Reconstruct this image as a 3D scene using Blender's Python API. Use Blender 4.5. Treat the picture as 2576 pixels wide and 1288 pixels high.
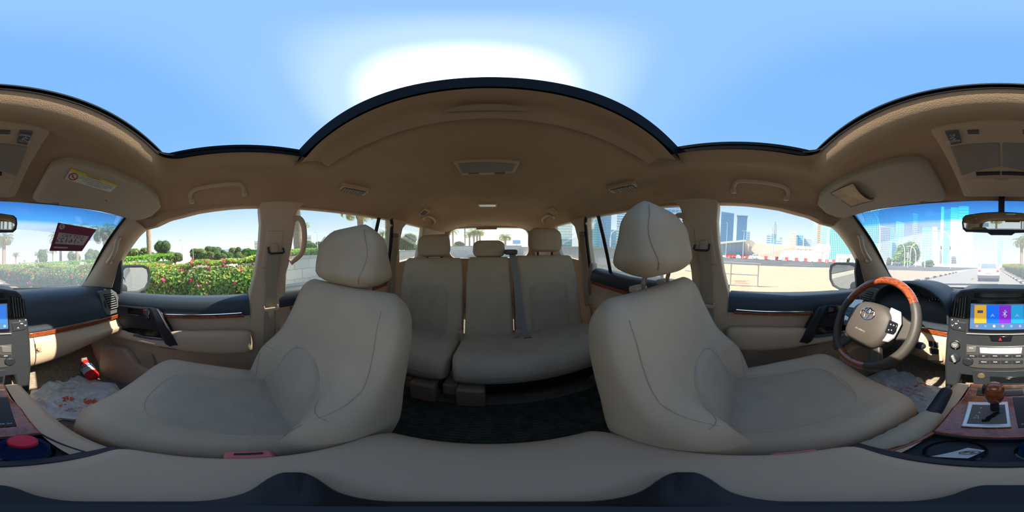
import bpy, bmesh, math, random
from mathutils import Vector, Matrix
for o in list(bpy.data.objects): bpy.data.objects.remove(o, do_unlink=True)
scene = bpy.context.scene
C = scene.collection
R_ = math.radians
CAMZ = 1.5            # height of the camera above the road; everything below is laid out around the camera and lifted at the end

# ------------------------------------------------------------------ camera, sky, sun, exposure
FWD = 2518.0          # column of the photograph that looks along the car's axis
PPD = 2576/360.0
PITCH, ROLL = R_(2.87), R_(0.55)
TILT = Matrix.Rotation(PITCH, 3, 'X') @ Matrix.Rotation(-ROLL, 3, 'Y')
cd = bpy.data.cameras.new('camera'); cam = bpy.data.objects.new('camera', cd); C.objects.link(cam)
cd.type = 'PANO'
try: cd.panorama_type = 'EQUIRECTANGULAR'
except Exception: pass
try:
    cd.cycles.panorama_type = 'EQUIRECTANGULAR'
except Exception: pass
cd.clip_start = 0.01; cd.clip_end = 4000
_rz = -R_((1288-FWD)/PPD)
cam.matrix_world = (TILT @ Matrix.Rotation(_rz, 3, 'Z') @ Matrix.Rotation(R_(90), 3, 'X')).to_4x4()
scene.camera = cam
scene.view_settings.view_transform = 'Standard'; scene.view_settings.look = 'None'
scene.view_settings.gamma = 1; scene.view_settings.use_curve_mapping = False
scene.view_settings.exposure = 0.25

SUN_AZ, SUN_EL = R_(173.0), R_(49.0)
SUND = Vector((math.sin(SUN_AZ)*math.cos(SUN_EL), math.cos(SUN_AZ)*math.cos(SUN_EL), math.sin(SUN_EL)))
w = bpy.data.worlds.new('sky'); scene.world = w; w.use_nodes = True
nt = w.node_tree; nt.nodes.clear()
def N(nt, t, **k):
    n = nt.nodes.new(t)
    for a, b in k.items(): setattr(n, a, b)
    return n
def ramp(nt, fac, stops, interp='LINEAR'):
    r = N(nt, 'ShaderNodeValToRGB'); e = r.color_ramp; e.interpolation = interp
    while len(e.elements) > 1: e.elements.remove(e.elements[-1])
    for i, (p, c) in enumerate(stops):
        el = e.elements[0] if i == 0 else e.elements.new(p)
        el.position = p; el.color = (*c, 1) if len(c) == 3 else c
    if fac is not None: nt.links.new(fac, r.inputs[0])
    return r.outputs[0]
tc = N(nt, 'ShaderNodeTexCoord')
sep = N(nt, 'ShaderNodeSeparateXYZ'); nt.links.new(tc.outputs['Generated'], sep.inputs[0])
sky = ramp(nt, sep.outputs[2], [(0.0, (1.12, 1.15, 1.17)), (.08, (1.0, 1.07, 1.12)), (.22, (.66, .86, 1.06)), (.42, (.29, .57, 1.0)), (.7, (.215, .49, .97)), (1, (.20, .465, .95))])
dot = N(nt, 'ShaderNodeVectorMath', operation='DOT_PRODUCT'); dot.inputs[1].default_value = SUND
nt.links.new(tc.outputs['Generated'], dot.inputs[0])
glow = ramp(nt, dot.outputs['Value'], [(0.0, (0, 0, 0)), (.55, (.015, .015, .012)), (.80, (.10, .09, .07)), (.90, (.34, .30, .2)), (.96, (1.1, 1.0, .75)), (1, (4.0, 3.8, 3.2))], 'EASE')
add = N(nt, 'ShaderNodeMixRGB', blend_type='ADD'); add.inputs[0].default_value = 1
nt.links.new(sky, add.inputs[1]); nt.links.new(glow, add.inputs[2])
bg = N(nt, 'ShaderNodeBackground'); nt.links.new(add.outputs[0], bg.inputs[0]); bg.inputs[1].default_value = .9
wo = N(nt, 'ShaderNodeOutputWorld'); nt.links.new(bg.outputs[0], wo.inputs[0])
sl = bpy.data.lights.new('sun', 'SUN'); sl.energy = 10.0; sl.angle = R_(.6); sl.color = (1, .93, .80)
so = bpy.data.objects.new('sun', sl); C.objects.link(so); so.rotation_euler = SUND.to_track_quat('Z', 'Y').to_euler()

# ------------------------------------------------------------------ photo pixel -> direction -> point on a known surface
def ray(px, py):
    u = R_((px-FWD)/PPD); e = R_((644-py)/PPD)
    return TILT @ Vector((math.sin(u)*math.cos(e), math.cos(u)*math.cos(e), math.sin(e)))
def on_plane(px, py, p0, n):
    d = ray(px, py); n = Vector(n); return d*(Vector(p0).dot(n)/d.dot(n))
def on_x(px, py, X): d = ray(px, py); return d*(X/d.x)
def on_y(px, py, Y): d = ray(px, py); return d*(Y/d.y)
def on_z(px, py, Z): d = ray(px, py); return d*(Z/d.z)
def at_h(px, py, h): d = ray(px, py); return d*(h/math.hypot(d.x, d.y))
def on_side(px, py, off=0.0, s=1):     # the sloping glass plane of the doors
    q = on_plane(px, py, (s*(.655+off), 0, .215), (s*1.0, 0, .253))
    return q if q.z > -.2 else on_x(px, py, s*(.76+off))
GZ = -CAMZ
def on_ground(px, d): q = ray(px, 644); h = math.hypot(q.x, q.y); return Vector((q.x/h*d, q.y/h*d, GZ))
def lerp(a, b, t): return a+(b-a)*t
def interp(t, pts):
    if t <= pts[0][0]: return pts[0][1]
    for (a, b), (c, d) in zip(pts, pts[1:]):
        if t <= c:
            q = (t-a)/(c-a); q = q*q*(3-2*q)*.5+q*.5
            return b+(d-b)*q
    return pts[-1][1]
def fn(v): return v if callable(v) else ((lambda t: interp(t, v)) if isinstance(v, (list, tuple)) else (lambda t: v))
def sstep(a, b, x): q = max(0, min(1, (x-a)/(b-a))); return q*q*(3-2*q)
def crv(pts, n):                       # Catmull-Rom through 3D points
    pts = [Vector(p) for p in pts]; out = []; m = len(pts)-1
    for i in range(n+1):
        t = i/n*m; k = min(int(t), m-1); f = t-k
        p0 = pts[max(k-1, 0)]; p1 = pts[k]; p2 = pts[k+1]; p3 = pts[min(k+2, m)]
        out.append(.5*((2*p1)+(p2-p0)*f+(2*p0-5*p1+4*p2-p3)*f*f+(3*p1-p0-3*p2+p3)*f**3))
    return out

# ------------------------------------------------------------------ mesh builder
class MB:
    def __init__(s): s.v = []; s.f = []
    def add(s, vs, fs):
        b = len(s.v); s.v += [Vector(q) for q in vs]; s.f += [tuple(b+i for i in f) for f in fs]; return s
    def box(s, c, d, rot=None, taper=1.0):
        vs = []
        for z in (-.5, .5):
            k = taper if z > 0 else 1
            for x, y in ((-.5, -.5), (.5, -.5), (.5, .5), (-.5, .5)):
                q = Vector((x*d[0]*k, y*d[1]*k, z*d[2]))
                if rot: q = rot @ q
                vs.append(q+Vector(c))
        return s.add(vs, [(3, 2, 1, 0), (4, 5, 6, 7), (0, 1, 5, 4), (1, 2, 6, 5), (2, 3, 7, 6), (3, 0, 4, 7)])
    def prism(s, pts, vec):
        n = len(pts); pts = [Vector(p) for p in pts]; v = Vector(vec)
        return s.add(pts+[p+v for p in pts], [tuple(range(n))[::-1], tuple(range(n, 2*n))]+[(i, (i+1) % n, n+(i+1) % n, n+i) for i in range(n)])
    def poly(s, pts): return s.add(pts, [tuple(range(len(pts)))])
    def loft(s, rings, close=True, cap=False):
        n = len(rings[0]); vs = [p for r in rings for p in r]; fs = []
        for i in range(len(rings)-1):
            for j in range(n if close else n-1):
                a = i*n+j; b = i*n+(j+1) % n; fs.append((a, b, b+n, a+n))
        if cap: fs += [tuple(range(n))[::-1], tuple(range((len(rings)-1)*n, len(rings)*n))]
        return s.add(vs, fs)
    def tube(s, path, r, seg=10, cap=True, flat=1.0, closed=False):
        path = [Vector(p) for p in path]; n = len(path); rings = []; up = None
        for i, p in enumerate(path):
            if closed: t = path[(i+1) % n]-path[i-1]
            else: t = path[min(i+1, n-1)]-path[max(i-1, 0)]
            t.normalize()
            if up is None:
                a = Vector((0, 0, 1)) if abs(t.z) < .9 else Vector((1, 0, 0))
                up = (a-t*a.dot(t)).normalized()
            else: up = (up-t*up.dot(t)).normalized()
            q = t.cross(up); rr = r[i] if isinstance(r, (list, tuple)) else r
            rings.append([p+(up*math.cos(k*2*math.pi/seg)*flat+q*math.sin(k*2*math.pi/seg))*rr for k in range(seg)])
        if closed: rings.append(rings[0])
        return s.loft(rings, True, cap and not closed)
    def strip(s, path, nrm, wid, th=.002):     # flat band along a path; nrm = face normal per point (or one), wid = half width
        path = [Vector(p) for p in path]; n = len(path); rings = []
        for i, p in enumerate(path):
            t = (path[min(i+1, n-1)]-path[max(i-1, 0)]).normalized()
            m = Vector(nrm[i] if isinstance(nrm, list) else nrm); m = (m-t*m.dot(t)).normalized(); q = t.cross(m)
            ww = wid[i] if isinstance(wid, (list, tuple)) else wid
            rings.append([p+q*ww, p+q*ww+m*th, p-q*ww+m*th, p-q*ww])
        return s.loft(rings, True, True)
    def rev(s, prof, o=(0, 0, 0), axis='Z', seg=20, M=None):
        rings = []
        for r, h in prof:
            ring = []
            for k in range(seg):
                a = 2*math.pi*k/seg; q = Vector((r*math.cos(a), r*math.sin(a), h))
                if axis == 'Y': q = Vector((q.x, -q.z, q.y))
                if axis == 'X': q = Vector((q.z, q.x, q.y))
                if M: q = M @ q
                ring.append(q+Vector(o))
            rings.append(ring)
        return s.loft(rings, True, True)
    def ball(s, c, r, seg=14, rg=9, M=None):
        r = Vector((r, r, r)) if not hasattr(r, '__len__') else Vector(r)
        rings = []
        for i in range(rg+1):
            ph = math.pi*i/rg; ring = []
            for k in range(seg):
                a = 2*math.pi*k/seg
                q = Vector((r.x*math.sin(ph)*math.cos(a), r.y*math.sin(ph)*math.sin(a), r.z*math.cos(ph)))
                if M: q = M @ q
                ring.append(q+Vector(c))
            rings.append(ring)
        return s.loft(rings)
    def grid(s, f, nu, nv, closeu=False):
        return s.loft([[f(i/(nu if closeu else nu-1) if nu > 1 else 0, j/(nv-1)) for i in range(nu)] for j in range(nv)], closeu)
    def mirror(s):
        s.v = [Vector((-q.x, q.y, q.z)) for q in s.v]; s.f = [tuple(reversed(f)) for f in s.f]; return s
    def xf(s, M): s.v = [M @ q for q in s.v]; return s
    def text(s, txt, o, right, up, size, align='CENTER', depth=0.0):
        cu = bpy.data.curves.new('t', 'FONT'); cu.body = txt; cu.size = 1; cu.align_x = align; cu.align_y = 'CENTER'; cu.resolution_u = 2
        ob = bpy.data.objects.new('t', cu); C.objects.link(ob)
        bpy.context.view_layer.update()
        me = bpy.data.meshes.new_from_object(ob.evaluated_get(bpy.context.evaluated_depsgraph_get()))
        right = Vector(right); up = Vector(up); o = Vector(o)
        s.add([o+right*q.co.x*size+up*q.co.y*size for q in me.vertices], [tuple(p.vertices) for p in me.polygons])
        bpy.data.objects.remove(ob); bpy.data.meshes.remove(me); bpy.data.curves.remove(cu)
        return s

def pad_ring(s, L, wid, hf, hb, bol, m, p, r0, r1, cw, b0=.45, b1=.85, wp=3):
    g = 1.0
    k = 0.0
    if s < r0: k = (r0-s)/r0
    if s > 1-r1: k = (s-1+r1)/r1
    g = max(0, 1-k**3)**.5; wf = 1-cw*k**wp
    W = wid(s)*.5*wf; out_f = []; out_b = []
    for j in range(m+1):
        u = -math.cos(math.pi*j/m); e = max(0, 1-abs(u)**p)**(1/p)
        f = e*g*(hf(s)+bol(s)*sstep(b0, b1, abs(u)))
        out_f.append((u*W, s*L, f)); out_b.append((u*W, s*L, -e*g*hb(s)))
    return out_f+out_b[-2:0:-1]
class Pad:                             # an upholstered cushion body
    def __init__(s, L, wid, hf, hb, bol=0, O=(0, 0, 0), ax=(1, 0, 0), al=(0, 1, 0), ah=(0, 0, 1), p=5, r0=.15, r1=.15, cw=.25, n=22, m=26, curve=None, b0=.45, b1=.85, wp=3):
        s.wp = wp
        s.L = L; s.w = fn(wid); s.hf = fn(hf); s.hb = fn(hb); s.bol = fn(bol); s.O = Vector(O); s.ax = Vector(ax); s.al = Vector(al); s.ah = Vector(ah)
        s.p = p; s.r0 = r0; s.r1 = r1; s.cw = cw; s.n = n; s.m = m; s.curve = fn(curve if curve is not None else 0); s.b0 = b0; s.b1 = b1
    def P(s, x, l, h): return s.O+s.ax*x+s.al*l+s.ah*(h+s.curve(l/s.L))
    def mb(s):
        rings = []
        for i in range(s.n+1):
            t = .5-.5*math.cos(math.pi*i/s.n)
            rings.append([s.P(*q) for q in pad_ring(t, s.L, s.w, s.hf, s.hb, s.bol, s.m, s.p, s.r0, s.r1, s.cw, s.b0, s.b1, s.wp)])
        return MB().loft(rings)
    def top(s, x, t, off=0.0):         # point on the front surface at lateral x
        W = s.w(t)*.5; u = max(-.999, min(.999, x/W)); e = max(0, 1-abs(u)**s.p)**(1/s.p)
        k = 0
        if t < s.r0: k = (s.r0-t)/s.r0
        if t > 1-s.r1: k = (t-1+s.r1)/s.r1
        g = max(0, 1-k**3)**.5
        return s.P(x, t*s.L, e*g*(s.hf(t)+s.bol(t)*sstep(s.b0, s.b1, abs(u)))+off)

def obj(name, mb, mat, parent=None, smooth=True, bevel=0, seg=2, sub=0, ang=40):
    me = bpy.data.meshes.new(name)
    o = bpy.data.objects.new(name, me); C.objects.link(o)
    off = Vector((0, 0, 0))
    if parent is not None:
        o.parent = parent; q = parent
        while q is not None: off += q.location; q = q.parent
    me.from_pydata([q-off for q in mb.v], [], mb.f); me.update()
    if isinstance(mat, (list, tuple)):
        for m_ in mat: me.materials.append(m_)
    else: me.materials.append(mat)
    if smooth:
        for p in me.polygons: p.use_smooth = True
        try: me.set_sharp_from_angle(angle=R_(ang))
        except Exception: pass
    if bevel:
        b = o.modifiers.new('bevel', 'BEVEL'); b.width = bevel; b.segments = seg; b.limit_method = 'ANGLE'; b.angle_limit = R_(35)
    if sub:
        m2 = o.modifiers.new('sub', 'SUBSURF'); m2.levels = sub; m2.render_levels = sub
    return o
def tag(o, label, cat, group=None, kind=None):
    o['label'] = label; o['category'] = cat
    if group: o['group'] = group
    if kind: o['kind'] = kind
    return o
def thing(name, label, cat, loc=(0, 0, 0), group=None, kind=None):
    o = bpy.data.objects.new(name, None); C.objects.link(o); o.location = loc; o.empty_display_size = .05
    return tag(o, label, cat, group, kind)
def copy_tree(o, parent=None):
    c = o.copy(); C.objects.link(c); c.parent = parent
    for ch in list(o.children): copy_tree(ch, c)
    return c
def rrect(w, h, r, n=5, ex=None):      # rounded rectangle, list of (x, y)
    out = []
    for cx, cy, a0 in ((w/2-r, h/2-r, 0), (-w/2+r, h/2-r, 90), (-w/2+r, -h/2+r, 180), (w/2-r, -h/2+r, 270)):
        for i in range(n+1):
            a = R_(a0+90*i/n); out.append((cx+r*math.cos(a), cy+r*math.sin(a)))
    return out

# ------------------------------------------------------------------ materials
MAT = {}
def mat(name, col, rough=.6, metal=0, noise=None, bump=None, spec=.5, emit=None, alpha=None, coat=0, var=None):
    """noise=(scale, amount) varies the colour; bump=(scale, strength, dist)"""
    m = bpy.data.materials.new(name); m.use_nodes = True; t = m.node_tree; b = t.nodes['Principled BSDF']
    b.inputs['Base Color'].default_value = (*col, 1); b.inputs['Roughness'].default_value = rough; b.inputs['Metallic'].default_value = metal
    b.inputs['Specular IOR Level'].default_value = spec
    if coat: b.inputs['Coat Weight'].default_value = coat; b.inputs['Coat Roughness'].default_value = .08
    if emit: b.inputs['Emission Color'].default_value = (*emit[0], 1); b.inputs['Emission Strength'].default_value = emit[1]
    tc = N(t, 'ShaderNodeTexCoord')
    if noise:
        nz = N(t, 'ShaderNodeTexNoise'); nz.inputs['Scale'].default_value = noise[0]; nz.inputs['Detail'].default_value = 6; t.links.new(tc.outputs['Object'], nz.inputs['Vector'])
        k = noise[1]
        r = ramp(t, nz.outputs[0], [(.3, tuple(c*(1-k) for c in col)), (.7, tuple(min(1, c*(1+k)) for c in col))])
        t.links.new(r, b.inputs['Base Color'])
    if bump:
        nz = N(t, 'ShaderNodeTexNoise'); nz.inputs['Scale'].default_value = bump[0]; nz.inputs['Detail'].default_value = 3; t.links.new(tc.outputs['Object'], nz.inputs['Vector'])
        bp = N(t, 'ShaderNodeBump'); bp.inputs['Strength'].default_value = bump[1]; bp.inputs['Distance'].default_value = bump[2] if len(bump) > 2 else .002
        t.links.new(nz.outputs[0], bp.inputs['Height']); t.links.new(bp.outputs[0], b.inputs['Normal'])
    MAT[name] = m; return m
def wood_mat(name, c1, c2):
    m = mat(name, c1, .25, coat=.8); t = m.node_tree; b = t.nodes['Principled BSDF']
    tc = N(t, 'ShaderNodeTexCoord'); mp = N(t, 'ShaderNodeMapping'); mp.inputs['Scale'].default_value = (14, 14, 60); t.links.new(tc.outputs['Object'], mp.inputs[0])
    nz = N(t, 'ShaderNodeTexNoise'); nz.inputs['Scale'].default_value = 3; nz.inputs['Detail'].default_value = 8; nz.inputs['Distortion'].default_value = 1.5; t.links.new(mp.outputs[0], nz.inputs['Vector'])
    t.links.new(ramp(t, nz.outputs[0], [(.3, c2), (.62, c1)]), b.inputs['Base Color']); return m
FAB = mat('seat_fabric', (.535, .415, .292), .95, noise=(9, .07), bump=(420, .35, .0015), spec=.15)
FAB2 = mat('seat_insert_fabric', (.475, .378, .272), .95, noise=(14, .06), bump=(260, .5, .002), spec=.15)
for m_, sc_ in ((FAB, 75), (FAB2, 120)):     # woven honeycomb relief
    t_ = m_.node_tree; bp_ = [n for n in t_.nodes if n.type == 'BUMP'][0]; vo = N(t_, 'ShaderNodeTexVoronoi'); vo.inputs['Scale'].default_value = sc_; tc_ = N(t_, 'ShaderNodeTexCoord'); t_.links.new(tc_.outputs['Object'], vo.inputs['Vector'])
    b2_ = N(t_, 'ShaderNodeBump'); b2_.inputs['Strength'].default_value = .4; b2_.inputs['Distance'].default_value = .0012; t_.links.new(vo.outputs['Distance'], b2_.inputs['Height']); t_.links.new(bp_.outputs[0], b2_.inputs['Normal']); t_.links.new(b2_.outputs[0], t_.nodes['Principled BSDF'].inputs['Normal'])
SEAM = mat('seat_seam', (.44, .345, .24), .95, spec=.1)
HEAD = mat('headliner_fabric', (.47, .322, .205), .95, noise=(5, .05), bump=(500, .5, .0015), spec=.1)
BEI = mat('beige_plastic', (.545, .40, .272), .55, noise=(6, .03), bump=(600, .15, .0008), spec=.35)
BEID = mat('beige_plastic_dull', (.42, .31, .21), .65, noise=(6, .03), spec=.3)
BLK = mat('black_plastic', (.018, .021, .026), .5, bump=(500, .2, .0008), spec=.4)
BLKG = mat('black_gloss', (.008, .009, .011), .12, spec=.5)
NAVY = mat('dash_charcoal', (.030, .040, .052), .52, bump=(700, .3, .0008), spec=.45)
GREY = mat('grey_plastic', (.11, .105, .10), .5, spec=.4)
LEA = mat('grey_leather', (.05, .043, .036), .5, bump=(300, .4, .0008), spec=.4)
HUBM = mat('hub_leather', (.055, .044, .036), .55, bump=(400, .3, .0008), spec=.4)
SILV = mat('silver_plastic', (.62, .62, .62), .3, .6)
CHR = mat('chrome', (.8, .8, .82), .12, 1)
CARP = mat('beige_carpet', (.30, .245, .18), 1, noise=(60, .25), bump=(300, 1, .006), spec=.05)
CARPD = mat('dark_mat', (.085, .08, .062), .95, noise=(30, .35), bump=(180, 1, .004), spec=.1)
BELT = mat('belt_webbing', (.34, .27, .195), .85, bump=(900, .3, .0006), spec=.2)
BELTG = mat('grey_belt_webbing', (.29, .26, .23), .85, bump=(900, .3, .0006), spec=.2)
WOOD = wood_mat('burl_wood', (.34, .075, .018), (.12, .022, .006))
WHITE = mat('white_print', (.8, .8, .8), .6)
RED = mat('red_plastic', (.75, .02, .02), .35)
REDB = mat('buckle_red', (.75, .17, .16), .5)
MIRR = mat('mirror_glass', (.52, .55, .56), .01, 1)
PAINT = mat('white_car_paint', (.5, .5, .49), .25, coat=.6)
SEAL = mat('seal_black', (.006, .007, .010), .85, spec=.08)
RUB = mat('rubber', (.012, .014, .016), .6, spec=.3)
def glass_mat(name, tint, refl=.06, dust=0.0, dustcol=(.9, .9, .9)):
    m = bpy.data.materials.new(name); m.use_nodes = True; t = m.node_tree; t.nodes.clear()
    tr = N(t, 'ShaderNodeBsdfTransparent'); tr.inputs[0].default_value = (*tint, 1)
    gl = N(t, 'ShaderNodeBsdfGlossy'); gl.inputs['Roughness'].default_value = .02
    mx = N(t, 'ShaderNodeMixShader'); lw = N(t, 'ShaderNodeLayerWeight'); lw.inputs[0].default_value = .25
    mm = N(t, 'ShaderNodeMath', operation='MULTIPLY'); mm.inputs[1].default_value = refl*4; t.links.new(lw.outputs['Fresnel'], mm.inputs[0]); t.links.new(mm.outputs[0], mx.inputs[0])
    t.links.new(tr.outputs[0], mx.inputs[1]); t.links.new(gl.outputs[0], mx.inputs[2])
    last = mx
    if dust:
        tl = N(t, 'ShaderNodeBsdfTranslucent'); tl.inputs[0].default_value = (*dustcol, 1)
        m2 = N(t, 'ShaderNodeMixShader'); m2.inputs[0].default_value = dust
        t.links.new(mx.outputs[0], m2.inputs[1]); t.links.new(tl.outputs[0], m2.inputs[2]); last = m2
    out = N(t, 'ShaderNodeOutputMaterial'); t.links.new(last.outputs[0], out.inputs[0])
    MAT[name] = m; return m, tr
GLASS, _ = glass_mat('side_glass', (.93, .97, .96), .05, .015)
GLASSR, _ = glass_mat('rear_glass', (.80, .88, .86), .05, .05)
GLASSW, _tr = glass_mat('windscreen_glass', (.98, .99, .99), .05, .20)
t_ = GLASSW.node_tree
_tc = N(t_, 'ShaderNodeTexCoord'); _sp = N(t_, 'ShaderNodeSeparateXYZ'); t_.links.new(_tc.outputs['Object'], _sp.inputs[0])
_mr = N(t_, 'ShaderNodeMapRange'); t_.links.new(_sp.outputs[2], _mr.inputs[0])
_mr.inputs['From Min'].default_value = .158; _mr.inputs['From Max'].default_value = .224
t_.links.new(ramp(t_, _mr.outputs[0], [(0, (.98, .99, .99)), (.12, (.80, .96, 1)), (.28, (.06, .55, 1)), (.62, (.01, .36, .85)), (1, (.0, .26, .62))]), _tr.inputs[0])
# ================================================================== THE CABIN SHELL
def ceil_z(x, y):
    zc = interp(y, [(-2.42, .315), (-2.2, .330), (-1.6, .338), (-1.05, .340), (-.9, .332), (-.3, .330), (.17, .325), (.30, .300), (.42, .258), (.53, .224)])
    zf = interp(y, [(.16, .325), (.174, .325), (.182, .314), (.196, .298), (.225, .288), (.30, .280), (.42, .252), (.53, .224)])
    if y > .16: zc = lerp(zf, zc, sstep(.38, .56, abs(x)))
    d = interp(abs(x), [(0, 0), (.30, .002), (.42, .010), (.52, .034), (.58, .064), (.62, .090), (.655, .115)])
    z = zc-d*max(.12, (zc-.205)/.13)
    dx = max(abs(x)-.42, 0); dy = max(y-.174, -.285-y, 0); dd = math.hypot(dx, dy)
    return z-.014*math.exp(-((dd-.04)/.028)**2)
OUT = [(0, .527), (.2, .519), (.4, .497), (.55, .474), (.605, .458), (.64, .425), (.655, .35), (.656, 0), (.652, -.5), (.645, -.9), (.64, -1.5), (.63, -2.1), (.61, -2.3), (.56, -2.38), (.3, -2.39), (0, -2.39)]
OUTL = [(x, y) for x, y in OUT]+[(-x, y) for x, y in OUT[-2:0:-1]]
INN = [(x, y-.0555) for x, y in rrect(.84, .459, .055, 6)]
def hit(poly, c, a):
    dx, dy = math.cos(a), math.sin(a); best = 0
    for (x0, y0), (x1, y1) in zip(poly, poly[1:]+poly[:1]):
        ex, ey = x1-x0, y1-y0; den = dx*ey-dy*ex
        if abs(den) < 1e-12: continue
        t = ((x0-c[0])*ey-(y0-c[1])*ex)/den; q = ((x0-c[0])*dy-(y0-c[1])*dx)/den
        if t > 0 and -1e-6 <= q <= 1+1e-6: best = max(best, t)
    return c[0]+dx*best, c[1]+dy*best
cc = (0, -.0555)
dense = []
for (x0, y0), (x1, y1) in zip(OUTL, OUTL[1:]+OUTL[:1]):
    n = max(1, int(math.hypot(x1-x0, y1-y0)/.06))
    dense += [(lerp(x0, x1, i/n), lerp(y0, y1, i/n)) for i in range(n)]
angs = sorted(set(round(math.atan2(y-cc[1], x-cc[0]), 5) for x, y in dense+INN+[(0, .174), (.2, .174), (-.2, .174), (.42, 0), (-.42, 0)]))
rin = [hit(INN, cc, a) for a in angs]; rout = [hit(OUTL, cc, a) for a in angs]
K = 26
def ceil_rings(dz=0, start=0):
    rings = []
    for k in range(K+1):
        t = k/K; t = .5*t+.5*(t*t*(3-2*t)); rings.append([Vector((lerp(a[0], b[0], t), lerp(a[1], b[1], t), ceil_z(lerp(a[0], b[0], t), lerp(a[1], b[1], t))+dz)) for a, b in zip(rin, rout)])
    return rings
ceiling = thing('ceiling', 'tan fabric headliner with a large open sunroof', 'ceiling', (0, -.5, .3), kind='structure')
WT = [(-2.4, .222), (-.95, .224), (-.3, .228), (-.09, .216), (.106, .207), (.264, .188), (.366, .163), (.42, .158), (.46, .165)]
lr = ceil_rings(); e1 = []; e2 = []
for p in lr[-1]:
    if abs(p.x) > .59 and -2.31 < p.y < .47:
        z = min(p.z-.006, lerp(p.z, interp(p.y, WT), sstep(.59, .64, abs(p.x)))); q = Vector((math.copysign(.655+(.215-z)*.253, p.x), p.y, z)); e1.append(q); e2.append(q+Vector((math.copysign(.06, p.x), 0, .004)))
    else: e1.append(p+Vector((0, .004 if p.y > 0 else -.004, -.008))); e2.append(p+Vector((0, .03 if p.y > 0 else -.05, .012)))
obj('lining', MB().loft(lr+[e1, e2]), HEAD, ceiling, ang=80)
# roof skin above, open over the sunroof
sk = ceil_rings(.055); sk = [[Vector((p.x*1.07, p.y*1.02, p.z+.01*(1-abs(p.x)))) for p in r] for r in sk[3:]]
obj('roof_skin', MB().loft(sk), PAINT, ceiling, ang=80)
# black sunroof seal, three ridges
rr = []
for k, (o, z) in enumerate([(-.002, 0), (.004, .004), (.002, .008), (.010, .011), (.010, .016), (.005, .019), (.005, .024), (.014, .027), (.012, .034), (.016, .040), (.10, .052), (.20, .052)]):
    rr.append([Vector((x*(1+o*2.2), (y+.0555)*(1+o*4)-.0555, ceil_z(x, y)+z-.001)) for x, y in rin])
obj('sunroof_seal', MB().loft(rr), SEAL, ceiling, ang=30)
fb = MB()
for dy_, z0_, z1_ in ((.002, .322, .333), (.006, .333, .345), (.0, .345, .352)):
    fb.box((0, .180+dy_, (z0_+z1_)/2), (.86, .012, z1_-z0_))
fb.box((0, .26, .353), (.94, .16, .006))
obj('sunroof_front_seal', fb, SEAL, ceiling, smooth=False)
for s_ in (-1, 1):
    fb = MB()
    for dx_, z0_, z1_ in ((.002, .318, .330), (.010, .330, .338), (.004, .338, .349)): fb.box((s_*(.424+dx_), -.01, (z0_+z1_)/2), (.012, .40, z1_-z0_))
    fb.box((s_*.49, -.01, .351), (.12, .44, .006))
    obj('sunroof_rail', fb, SEAL, ceiling, smooth=False)
m = MB()
m.loft([[Vector((x, y, z)) for x in (-.47, -.3, 0, .3, .47)] for y, z in ((-.195, .298), (-.200, .306), (-.200, .345), (-.205, .356), (-.235, .358), (-.42, .365))], False)
obj('sunroof_glass_edge', m, SEAL, ceiling, ang=60)
def shade(u, v):
    x = lerp(-.418, .418, u); y = lerp(-.202, -.292, v)
    return Vector((x, y, .299+.016*math.sin(v*math.pi*1.0)-.010*sstep(.3, .42, abs(x))*(1-v)+.004*math.cos(v*9)*.5))
obj('sunshade_lip', MB().grid(shade, 31, 12), HEAD, ceiling)
obj('pull_recess', MB().prism([Vector((x*.066, -.262+y*.009, .308)) for x, y in [(math.cos(a)*1, math.sin(a)) for a in [k*math.pi/10 for k in range(20)]]], (0, 0, -.004)), BEID, ceiling)

# windscreen
def wsp(x, s):
    yc = lerp(.527, 1.13, s); z = lerp(.222, -.175, s)+.02*math.sin(math.pi*s)
    return Vector((x, yc-(.19+.15*s)*x*x, z-.02*x*x*(1-s)))
WSX = lambda s: interp(s, [(0, .605), (1, .72)])
win1 = thing('window_1', 'windscreen with a blue tinted shade band along its top', 'windscreen', (0, .9, 0), kind='structure')
g = obj('glass_pane', MB().grid(lambda u, v: wsp(lerp(-1, 1, u)*WSX(v), v)+Vector((0, -0, 0)), 25, 15), GLASSW, None)
g.parent = win1; g.matrix_parent_inverse = Matrix.Translation((0, -.9, 0))
b = MB()
for s in (-1, 1): b.strip([wsp(s*WSX(v/12)-s*.004, v/12)+Vector((0, -.004, -.002)) for v in range(13)], (0, -.5, -.8), .010, .004)
b.strip([wsp(lerp(-1, 1, u/16)*.72, 1)+Vector((0, -.006, .004)) for u in range(17)], (0, -.5, -.8), .012, .004)
obj('black_edge_band', b, RUB, win1)

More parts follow.
